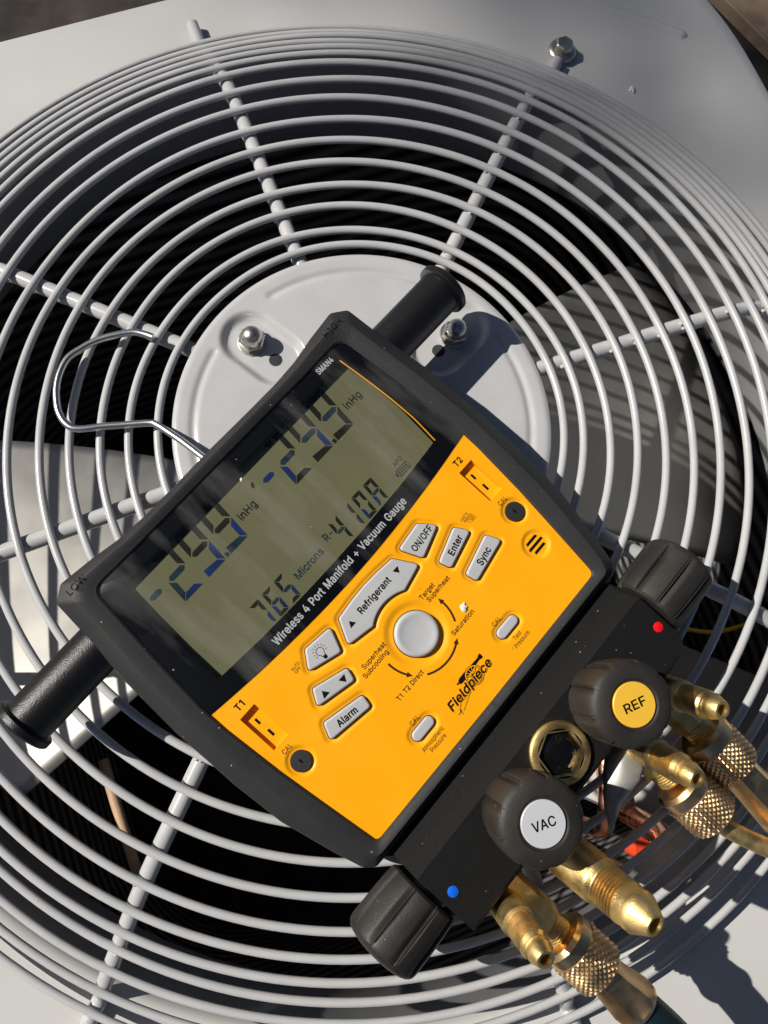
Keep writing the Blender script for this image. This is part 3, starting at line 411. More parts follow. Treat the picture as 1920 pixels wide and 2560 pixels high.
# stamped stiffening beads in the top sheet
def bead(a, b, r=5.2, h=2.8):
    a, b = Vector((*a, 0)), Vector((*b, 0)); d = (b - a).normalized(); n = Vector((-d.y, d.x, 0)); V = []; Fc = []
    L_ = (b - a).length; NT, NS = 40, 12
    for i in range(NT + 1):
        t = i / NT * L_; e = min(t, L_ - t) / r; k = math.sqrt(max(0.0, 1 - (1 - min(e, 1)) ** 2))
        for j in range(NS + 1):
            s_ = -1 + 2 * j / NS; z = h * k * (math.cos(s_ * PI / 2) ** 2)
            V.append(tuple(a + d * t + n * (s_ * r * max(k, 0.02)) + Vector((0, 0, PZ + 0.02 + z))))
    for i in range(NT):
        for j in range(NS): q = i * (NS + 1) + j; Fc.append((q, q + 1, q + NS + 2, q + NS + 1))
    return upart(mesh('stamped_bead', V, Fc, M['panel'], None, 60))
bead((205, 349), (300, 295))

# ------------------------------------------------------------------ fan guard
guard = empty('fan_guard', (0, 0, 0))
tag(guard, 'round grey wire fan guard of concentric rings and eight spokes around a hub plate', 'fan guard')
WR = 2.25; SR = 4.4
def prof(r):
    R = [(103.0, -0.2)] + RINGS
    if r <= R[0][0]: return R[0][1]
    for (a, za), (b, zb) in zip(R, R[1:]):
        if r <= b: return za + (zb - za) * (r - a) / (b - a)
    return R[-1][1]
NR = 200
for k, (r, z) in enumerate(RINGS):
    o2 = OFF if k > 0 else (0.0, 0.0)
    ph = random.uniform(0, 6.28)
    pts = []
    for i in range(NR):
        a = 2 * PI * i / NR; rr = r + 0.5 * math.sin(2 * a + ph) + 0.35 * math.sin(3 * a + 2.1 * ph) + 0.15 * math.sin(7 * a + ph)
        pts.append((rr * math.cos(a) + o2[0], rr * math.sin(a) + o2[1], z + 0.25 * math.sin(2 * a + 1.7 * ph)))
    tube('ring', pts, WR, M['paint'], guard, 12, True)
A0 = 100.5
for k in range(8):
    a = rad(A0 - 45 * k); ca, sa = math.cos(a), math.sin(a); pts = []
    r = 99.0
    rr = [103.0 + 4 * i for i in range(56)]
    for r in rr:
        if r > 322: break
        ox = OFF[0] * min(1, (r - 100) / 25) * ca + OFF[1] * min(1, (r - 100) / 25) * sa
        z = prof(r - ox) - WR - SR + 0.5
        pts.append((r * ca, r * sa, max(z, PZ + SR + 0.1)))
    zl = PZ + SR + 0.1
    last = 351 if k % 2 == 0 else 342
    for r in (326, 330, 334, 338, last): pts.append((r * ca, r * sa, zl))
    radii = [SR] * len(pts)
    sp = tube('spoke', spline(pts, 2), SR, M['paint'], guard, 16)
    # little weld beads where the rings meet the spoke
    V = []; Fc = []
    for j, (r, z) in enumerate(RINGS[1:-1]):
        for sd in (-1, 1):
            c = Vector((r * ca + OFF[0], r * sa + OFF[1], z - WR + 0.5)) + Vector((-sa, ca, 0)) * (sd * random.uniform(0.8, 2.2)) + Vector((ca, sa, 0)) * random.uniform(1.2, 1.9) * random.choice((-1, 1))
            bm = bmesh.new(); bmesh.ops.create_icosphere(bm, subdivisions=1, radius=random.uniform(0.9, 1.7))
            b0 = len(V); V += [tuple(q.co + c) for q in bm.verts]; Fc += [tuple(q.index + b0 for q in f.verts) for f in bm.faces]; bm.free()
    mesh('weld', V, Fc, M['paint'], sp, 80)
    # flattened foot and fixing bolt
    if k % 2 == 1:
        fx, fy = 353 * ca, 353 * sa
        foot = round_poly([(340 * ca - 4.5 * -sa * -1 * -1, 340 * sa - 4.5 * ca), (340 * ca + 4.5 * -sa, 340 * sa + 4.5 * ca), (362 * ca + 7.5 * -sa, 362 * sa + 7.5 * ca), (362 * ca - 7.5 * -sa, 362 * sa - 7.5 * ca)], 5)
        stack('foot', [(foot, PZ + 0.3), (foot, PZ + 2.6), (inset(foot, 0.8), PZ + 3.4)], M['paint'], guard)
        bo = lathe('bolt', [(0, 10.2), (1.2, 10.2), (2.2, 9.2), (2.8, 6.8)], (fx, fy, PZ + 3.4), (0.05, 0.02, 1), M['zincyel'], guard, 40)
        hexr = lambda t, r, a_: r / max(math.cos(((a_ + 0.3) % (PI / 3)) - PI / 6), 0.5) * 0.866
        lathe('hex_head', [(2.4, 6.9), (6.8, 6.9), (7.8, 6.0), (7.5, 4.2), (7.1, 0.01)], (fx, fy, PZ + 3.4), (0.05, 0.02, 1), M['zincyel'], bo, 48, hexr)
    elif k == 0:
        pass
# hub plate: pressed sheet with rim curl, circular bead and four countersunk mounting pads
MOUNTS = [132.5, 37.5, -52.5, -142.5]
def hub_z(x, y):
    r = math.hypot(x, y); a = math.degrees(math.atan2(y, x)); z = 0.0
    for m0 in MOUNTS:
        d = (a - m0 + 180) % 360 - 180
        lx = r * math.cos(rad(d)) - 70.0; ly = r * math.sin(rad(d))
        q = max(0.0, abs(lx) - 9.5); e = math.hypot(q, ly)
        z -= 4.2 * (1 - min(1, max(0, (e - 11.5) / 5.5)) ** 2 * (3 - 2 * min(1, max(0, (e - 11.5) / 5.5)))) if e < 17.0 else 0
    # interrupted bead
    for b0, b1 in ((142.5, 218), (52, 117), (-38, 27)):
        am = (a - b0) % 360
        if am <= (b1 - b0):
            ed = min(am, (b1 - b0) - am) * r * PI / 180
            z -= 1.15 * math.exp(-((r - 91.0) / 1.9) ** 2) * min(1, ed / 3)
    return z
V = []; Fc = []
NT = 480; radii = [0.5] + [2 + 4.0 * i for i in range(12)] + [48 + 1.0 * i for i in range(51)] + [99.4, 100.8, 101.8, 102.2]
for r in radii:
    for k in range(NT):
        a = 2 * PI * k / NT; x, y = r * math.cos(a), r * math.sin(a)
        z = hub_z(x, y) + 0.7
        if r > 99: z -= (r - 99) ** 2 * 0.13
        V.append((x, y, z))
for i in range(len(radii) - 1):
    for k in range(NT): k2 = (k + 1) % NT; Fc.append((i * NT + k, i * NT + k2, (i + 1) * NT + k2, (i + 1) * NT + k))
hole_c = []
for m0 in MOUNTS: hole_c.append((61.5 * math.cos(rad(m0)), 61.5 * math.sin(rad(m0))))
hub = mesh('hub_plate', V, Fc, M['paint'], guard, 70)
for hc in hole_c:                             # flat dark disc on the pad, painting the shade of a punched hole
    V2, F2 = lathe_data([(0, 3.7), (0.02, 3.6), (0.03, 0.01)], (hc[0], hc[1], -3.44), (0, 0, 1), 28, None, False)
    mesh('hole_shade_disc', V2, F2, M['dark'], hub, 30)
for m0 in MOUNTS:
    a = rad(m0); rn = 74.5 if m0 == 37.5 else 78.0; c = (rn * math.cos(a), rn * math.sin(a), -3.4)
    tl = (0.06, -0.05, 1)
    nut = lathe('acorn_nut', [(0, 8.2), (1.2, 8.2), (1.4, 7.6)], c, tl, M['zinc'], guard, 40)
    hexr = lambda t, r, a_: r / max(math.cos(((a_ + 0.4) % (PI / 3)) - PI / 6), 0.5) * 0.866
    lathe('hex_skirt', [(1.3, 7.0), (1.8, 7.4), (6.0, 7.4), (6.9, 6.6)], c, tl, M['zinc'], nut, 48, hexr)
    lathe('dome', [(6.2, 5.9), (8, 5.85)] + [(8.2 + 5.6 * math.sin(rad(t)), 5.8 * math.cos(rad(t)) + 0.01) for t in range(5, 91, 8)], c, tl, M['zinc'], nut, 40)

# ------------------------------------------------------------------ fan inside
fan = empty('fan', (0, 0, -150))
tag(fan, 'aluminium fan with wide blades inside the cabinet below the guard', 'fan')
def fpart(ob): ob.parent = fan; ob.matrix_parent_inverse = Matrix.Translation(Vector((0, 0, 0.15))); return ob
def blade(a0, a1, r0, r1, zf, a0t=None, a1t=None):
    NU, NV = 28, 18; V = []; Fc = []
    for i in range(NU + 1):
        s_ = i / NU
        for j in range(NV + 1):
            t = j / NV; r = r0 + (r1 - r0) * t
            b0 = a0 + ((a0t if a0t is not None else a0) - a0) * t; b1 = a1 + ((a1t if a1t is not None else a1) - a1) * t
            rr = r
            # rounded trailing corner at the tip
            if t > 0.8 and s_ > 0.86: rr = r - (t - 0.8) / 0.2 * ((s_ - 0.86) / 0.14) ** 2 * 16
            a = rad(b0 + (b1 - b0) * s_); V.append((rr * math.cos(a), rr * math.sin(a), zf(s_, t)))
    for i in range(NU):
        for j in range(NV): q = i * (NV + 1) + j; Fc.append((q, q + 1, q + NV + 2, q + NV + 1))
    ob = mesh('blade', V, Fc, M['alu'], None, 60)
    md = ob.modifiers.new('thick', 'SOLIDIFY'); md.thickness = 0.0016
    return fpart(ob)
zl = lambda s_, t: -162 + 34 * t * (1 - 0.62 * s_) - 11 * math.sin(PI * s_) * (0.6 + 0.4 * t) + 14 * (s_ - 0.5) 
blade(157, 214, 120, 306, zl, 164, 214)
zr = lambda s_, t: -122 - 34 * s_ - 78 * t - 10 * math.sin(PI * t)
blade(44, -14, 116, 328, zr, 33, -16)
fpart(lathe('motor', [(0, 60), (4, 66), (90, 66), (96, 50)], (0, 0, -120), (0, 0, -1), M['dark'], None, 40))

# parts of the machine room seen through the wires at the lower right
def beam(name, c, sx, sy, sz, rz, mt):
    P = round_poly([(-sx, -sy), (sx, -sy), (sx, sy), (-sx, sy)], 6)
    cs, sn = math.cos(rz), math.sin(rz); P = [(c[0] + x * cs - y * sn, c[1] + x * sn + y * cs) for x, y in P]
    return stack(name, [(P, c[2] - sz), (P, c[2] - 2), (inset(P, 2), c[2])], mt, None)
cb = beam('control_box', (296, -232, -400), 112, 88, 120, rad(-32), M['boxgrey'])
tag(cb, 'light grey sheet metal control box deep inside below the guard', 'control box')
pp = tube('copper_pipe', spline([(212, -190, -480), (209, -206, -400), (206, -224, -382), (201, -255, -380), (196, -282, -384), (194, -300, -420), (194, -302, -600)], 6), 8.5, M['copper'], None, 20)
tag(pp, 'bent copper pipe standing beside the grey control box inside the cabinet', 'pipe')
pp = tube('copper_pipe', spline([(196, -337, -560), (197, -335, -330), (199, -329, -298), (206, -318, -290), (214, -306, -296), (222, -296, -330), (226, -290, -420)], 6), 10, M['copper'], None, 20)
tag(pp, 'copper pipe elbow below the red cap near the large vacuum port', 'pipe')
rc = lathe('pipe_cap', [(0, 9), (13, 9), (16, 7.6), (16.5, 0.01)], (190, -297, -308), (0.2, -0.1, 1), M['red_cap'], None, 32)
tag(rc, 'small red plastic cap among the copper pipes', 'cap')
vb = lathe('service_valve', [(0, 9), (12, 9), (14, 7), (22, 7), (26, 4), (27, 0.01)], (230, -312, -312), (0.1, 0.3, 1), M['copper'], None, 28)
tag(vb, 'brownish valve stem with round end beside the red cap', 'valve')
yw = tube('yellow_wire', spline([(195, -120, -200), (232, -131, -199), (262, -138, -200), (310, -132, -206)], 6), 1.7, M['wire_yellow'], None, 8)
tag(yw, 'thin yellow wire crossing the dark interior right of the red dot', 'wire')
tt = tube('drain_tube', spline([(-201, -150, -176), (-197, -168, -174), (-192, -190, -172), (-187, -212, -171), (-184, -226, -171), (-182, -232, -178)], 6), 3.6, M['tan'], None, 18)
tag(tt, 'tan tube in the dark interior beside the lower left spoke', 'tube')

# ================================================================== the digital manifold gauge
EX = Vector((0.77651568, 0.62954885, 0.0)).normalized(); EY = Vector((-0.62152707, 0.77214653, 0.13226427))
EN = EX.cross(EY).normalized(); EY = EN.cross(EX)
GK = 0.985                                   # measured size of the gauge against its drawing
G0 = Vector((2.34, -115.94, 30.76))
gm = Matrix((EX * GK, EY * GK, EN * GK)).transposed().to_4x4(); gm.translation = G0 * S
gauge = empty('manifold_gauge', mtx=gm)
tag(gauge, 'yellow and black digital manifold gauge with display lying on the fan guard', 'gauge')

half = [(0, 130.3), (25, 130.0), (45, 130.0), (60, 131.0), (75, 133.6), (92, 135.6), (99.6, 130.5), (101.2, 112), (104.6, 85), (106.4, 50), (106.2, 15), (104.6, -12), (99, -40), (95.5, -54.5), (91.5, -58.6), (80, -58.8), (0, -58.8)]
full = half + [(-x, y) for x, y in half[::-1] if x != 0]
rads = {(92, 135.6): 3, (99.6, 130.5): 3, (95.5, -54.5): 5, (91.5, -58.6): 4}
outer = round_poly(full, [rads.get((abs(x), y), 12) for x, y in full], 6)
ihalf = [(0, 121.6), (83.6, 121.6), (87.5, 84), (90.3, 50), (90.2, 35), (88.2, 5), (85.6, -20), (82.3, -50.2), (0, -50.6)]
ifull = ihalf + [(-x, y) for x, y in ihalf[::-1] if x != 0]
irad = [{(83.6, 121.6): 7, (82.3, -50.2): 3.5}.get((abs(x), y), 14) for x, y in ifull]
inner = round_poly(ifull, irad, 7)
GC = (0, 36); NG = 420
ga = [2 * PI * k / NG for k in range(NG)]
# put extra rays at the corners so they stay crisp
ga = sorted(ga + [math.atan2(y - GC[1], x - GC[0]) % (2 * PI) for x, y in outer + inner])
IN = [polar_hit(inner, a, GC) for a in ga]; OU = [polar_hit(outer, a, GC) for a in ga]
rows = [(IN, -4.0), (IN, 0.9), (lerp2(IN, OU, 0.06), 1.7), (lerp2(IN, OU, 0.14), 1.9), (lerp2(IN, OU, 0.30), 2.6), (lerp2(IN, OU, 0.50), 2.8), (lerp2(IN, OU, 0.60), 2.0),
        (lerp2(IN, OU, 0.84), -1.0), (lerp2(IN, OU, 0.95), -2.6), (OU, -5.5), (lerp2(IN, OU, 1.0), -14), (lerp2(IN, OU, 0.93), -24), (lerp2(IN, OU, 0.5), -27)]
housing = stack('housing', rows, M['frame'], gauge, True, False, 26)
HT = [(0, 0.9), (0.06, 1.7), (0.14, 1.9), (0.30, 2.6), (0.50, 2.8), (0.60, 2.0), (0.84, -1.0), (0.95, -2.6), (1.0, -5.5)]
def on_frame(X, Y, w):
    a = math.atan2(Y - GC[1], X - GC[0]); i_ = Vector(polar_hit(inner, a, GC)); o2 = Vector(polar_hit(outer, a, GC))
    t = min(1, max(0, (Vector((X, Y)) - i_).length / (o2 - i_).length))
    if (Vector((X, Y)) - Vector(GC)).length < (i_ - Vector(GC)).length: t = 0
    for (t0, w0), (t1, w1) in zip(HT, HT[1:]):
        if t <= t1: return Vector((X, Y, w0 + (w1 - w0) * (t - t0) / (t1 - t0) + 0.4))
    return Vector((X, Y, -5.2))
text('HIGH', 78.3, 126.6, 12.2, housing, M['ink'], cap=3.1, xf=on_frame)
text('LOW', -92.4, 127.2, 10.8, housing, M['ink'], cap=3.2, xf=on_frame)

# ---- yellow face, pressed as one sheet with dished wells round the keys
ONOFF = [(24.6, 30.6), (40.3, 32.5), (46.9, 24.3), (29.8, 18.8)]
ENTER = [(33.3, 11.9), (51.3, 17.8), (56.0, 10.4), (35.4, 5.4)]
SYNC = [(37.9, -1.8), (59.4, 3.6), (63.2, -4.3), (39.3, -8.3)]
mir = lambda P: [(-x, y) for x, y in P][::-1]
BC = (0.3, -2.5)
arc_ = [(BC[0] + 21.3 * math.cos(rad(t)), BC[1] + 21.3 * math.sin(rad(t))) for t in range(57, 124, 6)]
REFR = [(-19.2, 30.2), (-9, 31.3), (0, 31.7), (9, 31.3), (19.2, 30.2), (26.2, 18.4)] + [(11.9, 15.4)] + arc_[1:-1] + [(-11.0, 15.4), (-25.6, 18.4)]
KEYS = [('ONOFF', round_poly(ccw(ONOFF), 1.8)), ('ENTER', round_poly(ccw(ENTER), 1.8)), ('SYNC', round_poly(ccw(SYNC), 1.8)),
        ('LIGHT', round_poly(ccw(mir(ONOFF)), 1.8)), ('ARROWS', round_poly(ccw(mir(ENTER)), 1.8)), ('ALARM', round_poly(ccw(mir(SYNC)), 1.8))]
rr_ = ccw(REFR); KEYS.append(('REFR', round_poly(rr_, [1.8 if q in ((-19.2, 30.2), (19.2, 30.2), (26.2, 18.4), (-25.6, 18.4)) else 0.0 for q in rr_])))
def pill(cx, cy, hl, r, n=12):
    return [(cx + hl + r * math.cos(rad(-90 + 180 * k / n)), cy + r * math.sin(rad(-90 + 180 * k / n))) for k in range(n + 1)] + \
           [(cx - hl + r * math.cos(rad(90 + 180 * k / n)), cy + r * math.sin(rad(90 + 180 * k / n))) for k in range(n + 1)]
PILLS = [pill(-30.8, -33.8, 4.1, 2.7), pill(32.6, -34.0, 4.1, 2.7)]
SOCK = [(74.0, 12.4, 83.2, 33.2), (-83.0, 12.4, -73.8, 33.2)]
CALS = [(-78.6, 0.0), (78.6, 0.0)]; SPK = (73.6, -18.8)
def seg_d(px, py, P):
    best = 1e9; ins = False
    for i in range(len(P)):
        x1, y1 = P[i - 1]; x2, y2 = P[i]; dx, dy = x2 - x1, y2 - y1
        t = ((px - x1) * dx + (py - y1) * dy) / (dx * dx + dy * dy + 1e-12); t = 0 if t < 0 else 1 if t > 1 else t
        d = (px - x1 - t * dx) ** 2 + (py - y1 - t * dy) ** 2
        if d < best: best = d
        if (y1 > py) != (y2 > py) and px < (x2 - x1) * (py - y1) / (y2 - y1) + x1: ins = not ins
    return -math.sqrt(best) if ins else math.sqrt(best)
def sst(e0, e1, x):
    t = (x - e0) / (e1 - e0); t = 0 if t < 0 else 1 if t > 1 else t; return t * t * (3 - 2 * t)
WELL = [(P, min(q[0] for q in P) - 4, max(q[0] for q in P) + 4, min(q[1] for q in P) - 4, max(q[1] for q in P) + 4) for _, P in KEYS] + \
       [(P, min(q[0] for q in P) - 4, max(q[0] for q in P) + 4, min(q[1] for q in P) - 4, max(q[1] for q in P) + 4) for P in PILLS]
def face_z(x, y):
    z = 0.0
    for P, x0, x1, y0, y1 in WELL:
        if x0 < x < x1 and y0 < y < y1:
            d = seg_d(x, y, P)
            if d < 3.0: z = min(z, -0.85 * (1 - sst(0.5, 2.9, d)))
    d = math.hypot(x - BC[0], y - BC[1])
    if d < 17: z = min(z, -1.1 * (1 - sst(12.4, 16.6, d)))
    for c in CALS:
        d = math.hypot(x - c[0], y - c[1])
        if d < 8: z = min(z, -0.8 * (1 - sst(5.4, 7.6, d)))
    d = math.hypot(x - SPK[0], y - SPK[1])
    if d < 8.5: z = min(z, -0.9 * (1 - sst(5.6, 8.0, d)))
    for x0, y0, x1, y1 in SOCK:
        if x0 < x < x1 and y0 < y < y1: z = -2.9
    return z
def top_edge(x): return 38.0 + 6.6 * (abs(x) / 90.0) ** 1.9
xs = []; x = -92.0
sx_edges = sorted(set([e for s_ in SOCK for e in (s_[0], s_[2])])); sy_edges = [12.4, 33.2]
xs = [-92 + 0.55 * i for i in range(int(184 / 0.55) + 1)]; ys = [-52 + 0.55 * i for i in range(int(100 / 0.55) + 1)]
for e in sx_edges: xs = [q for q in xs if abs(q - e) > 0.3] + [e - 0.06, e + 0.06]
for e in sy_edges: ys = [q for q in ys if abs(q - e) > 0.3] + [e - 0.06, e + 0.06]
xs.sort(); ys.sort()
idx = {}; V = []; Fc = []
inner_big = inset(inner, -1.0)
def in_face(x, y):
    if y > top_edge(x) + 1.2: return False
    if abs(x) > 82 or y < -49: return seg_d(x, y, inner_big) < 0
    return True
for i, x in enumerate(xs):
    for j, y in enumerate(ys):
        if in_face(x, y): idx[(i, j)] = len(V); V.append((x, y, face_z(x, y)))
for i in range(len(xs) - 1):
    for j in range(len(ys) - 1):
        q = [idx.get((i, j)), idx.get((i + 1, j)), idx.get((i + 1, j + 1)), idx.get((i, j + 1))]
        if None not in q: Fc.append(tuple(q))
face = mesh('face_plate', V, Fc, M['yellow'], gauge, 50)

def key(kind, P, w1=1.0):
    b = pad('button', P, -0.9, w1, M['button'], gauge, 0.75, 0.1)
    # dark gap round the key
    gp = inset(P, -0.42); V = []; n = len(P); Pc = ccw(P)
    V = [(x, y, -0.80) for x, y in Pc] + [(x, y, -0.79) for x, y in gp]
    mesh('gap', V, [(k, (k + 1) % n, n + (k + 1) % n, n + k) for k in range(n)], M['ink_brown'], b, 0)
    return b
KB = {}
for kind, P in KEYS: KB[kind] = key(kind, P)
pb = [key('PILL', P, 0.6) for P in PILLS]
rb = stack('button', [([(BC[0] + r * math.cos(2 * PI * k / 72), BC[1] + r * math.sin(2 * PI * k / 72)) for k in range(72)], z) for r, z in
     ((11.0, -1.2), (11.0, 0.4), (10.85, 1.0), (10.4, 1.5), (9.7, 1.75), (8.8, 1.72), (7.8, 1.45), (6, 1.2), (3, 1.05))], M['button'], gauge, True, False, 60)
gp = [(BC[0] + math.cos(2 * PI * k / 72), BC[1] + math.sin(2 * PI * k / 72)) for k in range(72)]
mesh('gap', [(BC[0] + 10.9 * math.cos(2 * PI * k / 72), BC[1] + 10.9 * math.sin(2 * PI * k / 72), -1.05) for k in range(72)] + [(BC[0] + 11.45 * math.cos(2 * PI * k / 72), BC[1] + 11.45 * math.sin(2 * PI * k / 72), -1.04) for k in range(72)],
     [(k, (k + 1) % 72, 72 + (k + 1) % 72, 72 + k) for k in range(72)], M['ink_brown'], rb, 0)
KW = 1.06
T = lambda *a, **k: text(*a, **k)
T('ON/OFF', 29.2, 23.6, 14.6, KB['ONOFF'], M['ink'], w=KW, rot=rad(5), cap=3.3, bold=0.026)
T('Enter', 40.3, 8.6, 10.6, KB['ENTER'], M['ink'], w=KW, rot=rad(14), cap=3.3, bold=0.034)
T('Sync', 46.3, -5.2, 9.6, KB['SYNC'], M['ink'], w=KW, rot=rad(11), cap=3.4, bold=0.034)
T('Alarm', -56.0, -3.4, 11.2, KB['ALARM'], M['ink'], w=KW, rot=rad(-9), cap=3.3, bold=0.034)
T('Refrigerant', -10.6, 23.4, 21.6, KB['REFR'], M['ink'], w=KW, cap=3.3, bold=0.034)
def tri(cx, cy, h, up=True):
    s_ = 1 if up else -1; return [(cx - h * 0.62, cy - s_ * h * 0.5), (cx + h * 0.62, cy - s_ * h * 0.5), (cx, cy + s_ * h * 0.5)]
flat('arrow_mark', tri(-17.0, 24.4, 3.0), KW, M['ink'], KB['REFR']); flat('arrow_mark', tri(16.4, 24.4, 3.0, False), KW, M['ink'], KB['REFR'])
flat('arrow_mark', tri(-49.2, 12.3, 3.3), KW, M['ink'], KB['ARROWS']); flat('arrow_mark', tri(-38.6, 9.6, 3.3, False), KW, M['ink'], KB['ARROWS'])
# light bulb pictogram
bulb = []; cx, cy = -36.4, 26.6
ringp = lambda cx, cy, r0, r1, a0, a1, n=24: [(cx + r1 * math.cos(rad(a0 + (a1 - a0) * k / n)), cy + r1 * math.sin(rad(a0 + (a1 - a0) * k / n))) for k in range(n + 1)] + [(cx + r0 * math.cos(rad(a1 - (a1 - a0) * k / n)), cy + r0 * math.sin(rad(a1 - (a1 - a0) * k / n))) for k in range(n + 1)]
bulb.append(ringp(cx, cy, 1.75, 2.05, -55, 235))
bulb += [bar2((cx - 1.15, cy - 1.5), (cx - 0.85, cy - 2.6), 0.3), bar2((cx + 1.15, cy - 1.5), (cx + 0.85, cy - 2.6), 0.3), round_poly([(cx - 1.0, cy - 2.5), (cx + 1.0, cy - 2.5), (cx + 0.8, cy - 4.4), (cx - 0.8, cy - 4.4)], 0.4)]
for t in range(-20, 201, 27): bulb.append(bar2((cx + 2.7 * math.cos(rad(t)), cy + 2.7 * math.sin(rad(t))), (cx + 3.7 * math.cos(rad(t)), cy + 3.7 * math.sin(rad(t))), 0.25))
joined('bulb_mark', bulb, KW, M['ink'], KB['LIGHT'])
FI = M['ink_brown']
T('Superheat', -28.9, 5.2, 15.6, face, FI, cap=2.35, bold=0.012); T('Subcooling', -31.6, 1.9, 16.4, face, FI, cap=2.35, bold=0.012)
T('Target', 13.9, 6.0, 9.7, face, FI, cap=2.35, bold=0.012); T('Superheat', 15.6, 2.7, 15.6, face, FI, cap=2.35, bold=0.012)
T('Saturation', 11.6, -16.9, 15.4, face, FI, cap=2.35, bold=0.012); T('T1 T2 Direct', -28.9, -17.0, 17.8, face, FI, cap=2.35, bold=0.012)
T('CAL', -33.4, -29.0, 5.3, face, FI, cap=2.1); T('CAL', 28.2, -29.1, 5.3, face, FI, cap=2.1)
T('Atmospheric', -38.6, -41.4, 14.4, face, FI, cap=2.2); T('Pressure', -36.0, -44.4, 10.0, face, FI, cap=2.2)
T('Test', 30.2, -41.2, 4.9, face, FI, cap=2.2); T('Pressure', 27.9, -44.2, 10.0, face, FI, cap=2.2)
T('CAL', -81.4, 7.4, 5.4, face, FI, cap=2.3); T('CAL', 75.6, 7.0, 5.4, face, FI, cap=2.3)
T('T1', -81.0, 36.2, 4.6, face, M['ink'], cap=3.2, bold=0.025); T('T2', 75.2, 36.0, 4.9, face, M['ink'], cap=3.2, bold=0.025)
T('UNITS', 56.3, 16.4, 5.2, face, FI, cap=1.5); T('PRESS', 57.2, 14.5, 5.4, face, FI, cap=1.5); T('1 SEC', 58.4, 12.6, 4.8, face, FI, cap=1.5)
T('AUTO', -51.4, 29.9, 4.9, face, FI, cap=1.5); T('OFF', -51.2, 27.9, 3.4, face, FI, cap=1.5)
def arc_mark(a0, a1, head):
    r = 19.7; P = [ringp(BC[0], BC[1], r - 0.5, r + 0.5, a0, a1)]
    aa = rad(a1 if head == 1 else a0); dr = 1 if (a1 > a0) == (head == 1) else -1
    c = Vector((BC[0] + r * math.cos(aa), BC[1] + r * math.sin(aa))); t = Vector((-math.sin(aa), math.cos(aa))) * dr; n = Vector((math.cos(aa), math.sin(aa)))
    P.append([tuple(c + n * 1.3 - t * 0.3), tuple(c - n * 1.3 - t * 0.3), tuple(c + t * 2.6)]); return P
joined('arc_arrow', arc_mark(-31, 2, 1), 0.12, FI, face)
joined('arc_arrow', arc_mark(-124, -62, 1), 0.12, FI, face)
joined('arc_arrow', arc_mark(177, 208, 1), 0.12, FI, face)
# maker's mark: cannon with spoked wheel behind slanted lettering
wc = (4.2, -36.4); R_ = 4.9
mk = [ringp(*wc, R_ - 0.34, R_, 0, 359.9, 40), ringp(*wc, R_ - 1.0, R_ - 0.78, 0, 359.9, 40)]
for t in range(0, 360, 30): mk.append(bar2((wc[0] + 0.7 * math.cos(rad(t)), wc[1] + 0.7 * math.sin(rad(t))), (wc[0] + (R_ - 0.8) * math.cos(rad(t)), wc[1] + (R_ - 0.8) * math.sin(rad(t))), 0.3))
mk += [bar2((-13.6, -42.6), (-10.2, -40.0), 0.3), bar2((-10.2, -40.0), (-3.4, -39.9), 0.22), bar2((-13.2, -44.2), (-12.6, -41.2), 0.3), bar2((-14.9, -42.8), (-12.2, -42.4), 0.3), bar2((-11.9, -43.4), (-7.5, -41.7), 0.2), bar2((-7.5, -41.7), (-2.4, -39.9), 0.2)]
joined('emblem', mk, 0.10, FI, face)
can = [(-4.9, -33.2), (-4.2, -33.5), (-3.7, -33.3), (-3.4, -34.2), (-1.8, -34.4), (1.0, -34.4), (6.5, -33.9), (11.6, -33.5), (12.0, -33.9), (13.6, -33.9), (13.7, -31.6), (12.1, -31.7), (11.6, -32.2), (6.5, -32.0), (0.8, -31.7), (-2.0, -31.8), (-3.4, -32.4), (-3.7, -32.8), (-4.3, -32.5), (-4.9, -32.7)]
joined('emblem', [can], 0.14, M['ink'], face)
joined('emblem', [ringp(wc[0], wc[1], R_ - 0.80, R_ - 0.30, 20, 160, 30)] + [bar2((wc[0] + 1.2 * math.cos(rad(t)), wc[1] + 1.2 * math.sin(rad(t))), (wc[0] + (R_ - 0.8) * math.cos(rad(t)), wc[1] + (R_ - 0.8) * math.sin(rad(t))), 0.26) for t in (40, 66, 92, 118, 140)], 0.155, M['yellow'], face)
T('Fieldpiece', -16.2, -39.6, 30.6, face, M['yellow'], w=0.17, cap=4.55, bold=0.055, shear=0.22)
T('Fieldpiece', -15.9, -39.5, 30.0, face, M['ink'], w=0.20, cap=4.3, bold=0.030, shear=0.22)
# thermocouple sockets
for k, (x0, y0, x1, y1) in enumerate(SOCK):
    cx = (x0 + x1) / 2; joined('socket_slot', [bar2((cx - 0.2, 28.2), (cx - 0.2, 25.0), 1.2), bar2((cx + 0.2, 20.6), (cx + 0.2, 16.8), 1.3)], -2.8, M['ink'], face)
for c in CALS:
    s_ = lathe('cal_screw', [(0, 5.0), (0.9, 5.0), (1.3, 4.7), (1.35, 0.01)], (c[0], c[1], -0.85), (0, 0, 1), M['frame'], gauge, 40)
    mesh('screw_slot', [(c[0] + x, c[1] + y, 0.53) for x, y in ((-0.55, -1.2), (0.55, -1.2), (0.55, 1.2), (-0.55, 1.2))], [(0, 1, 2, 3)], M['ink'], s_, 0)
sl_ = []
for dy in (-2.9, 0.0, 2.9):
    hw = math.sqrt(max(0.1, 5.1 ** 2 - (abs(dy) + 0.4) ** 2)); sl_.append([(SPK[0] - hw, SPK[1] + dy - 0.75), (SPK[0] + hw, SPK[1] + dy - 0.75), (SPK[0] + hw - 0.4, SPK[1] + dy + 0.75), (SPK[0] - hw + 0.4, SPK[1] + dy + 0.75)])
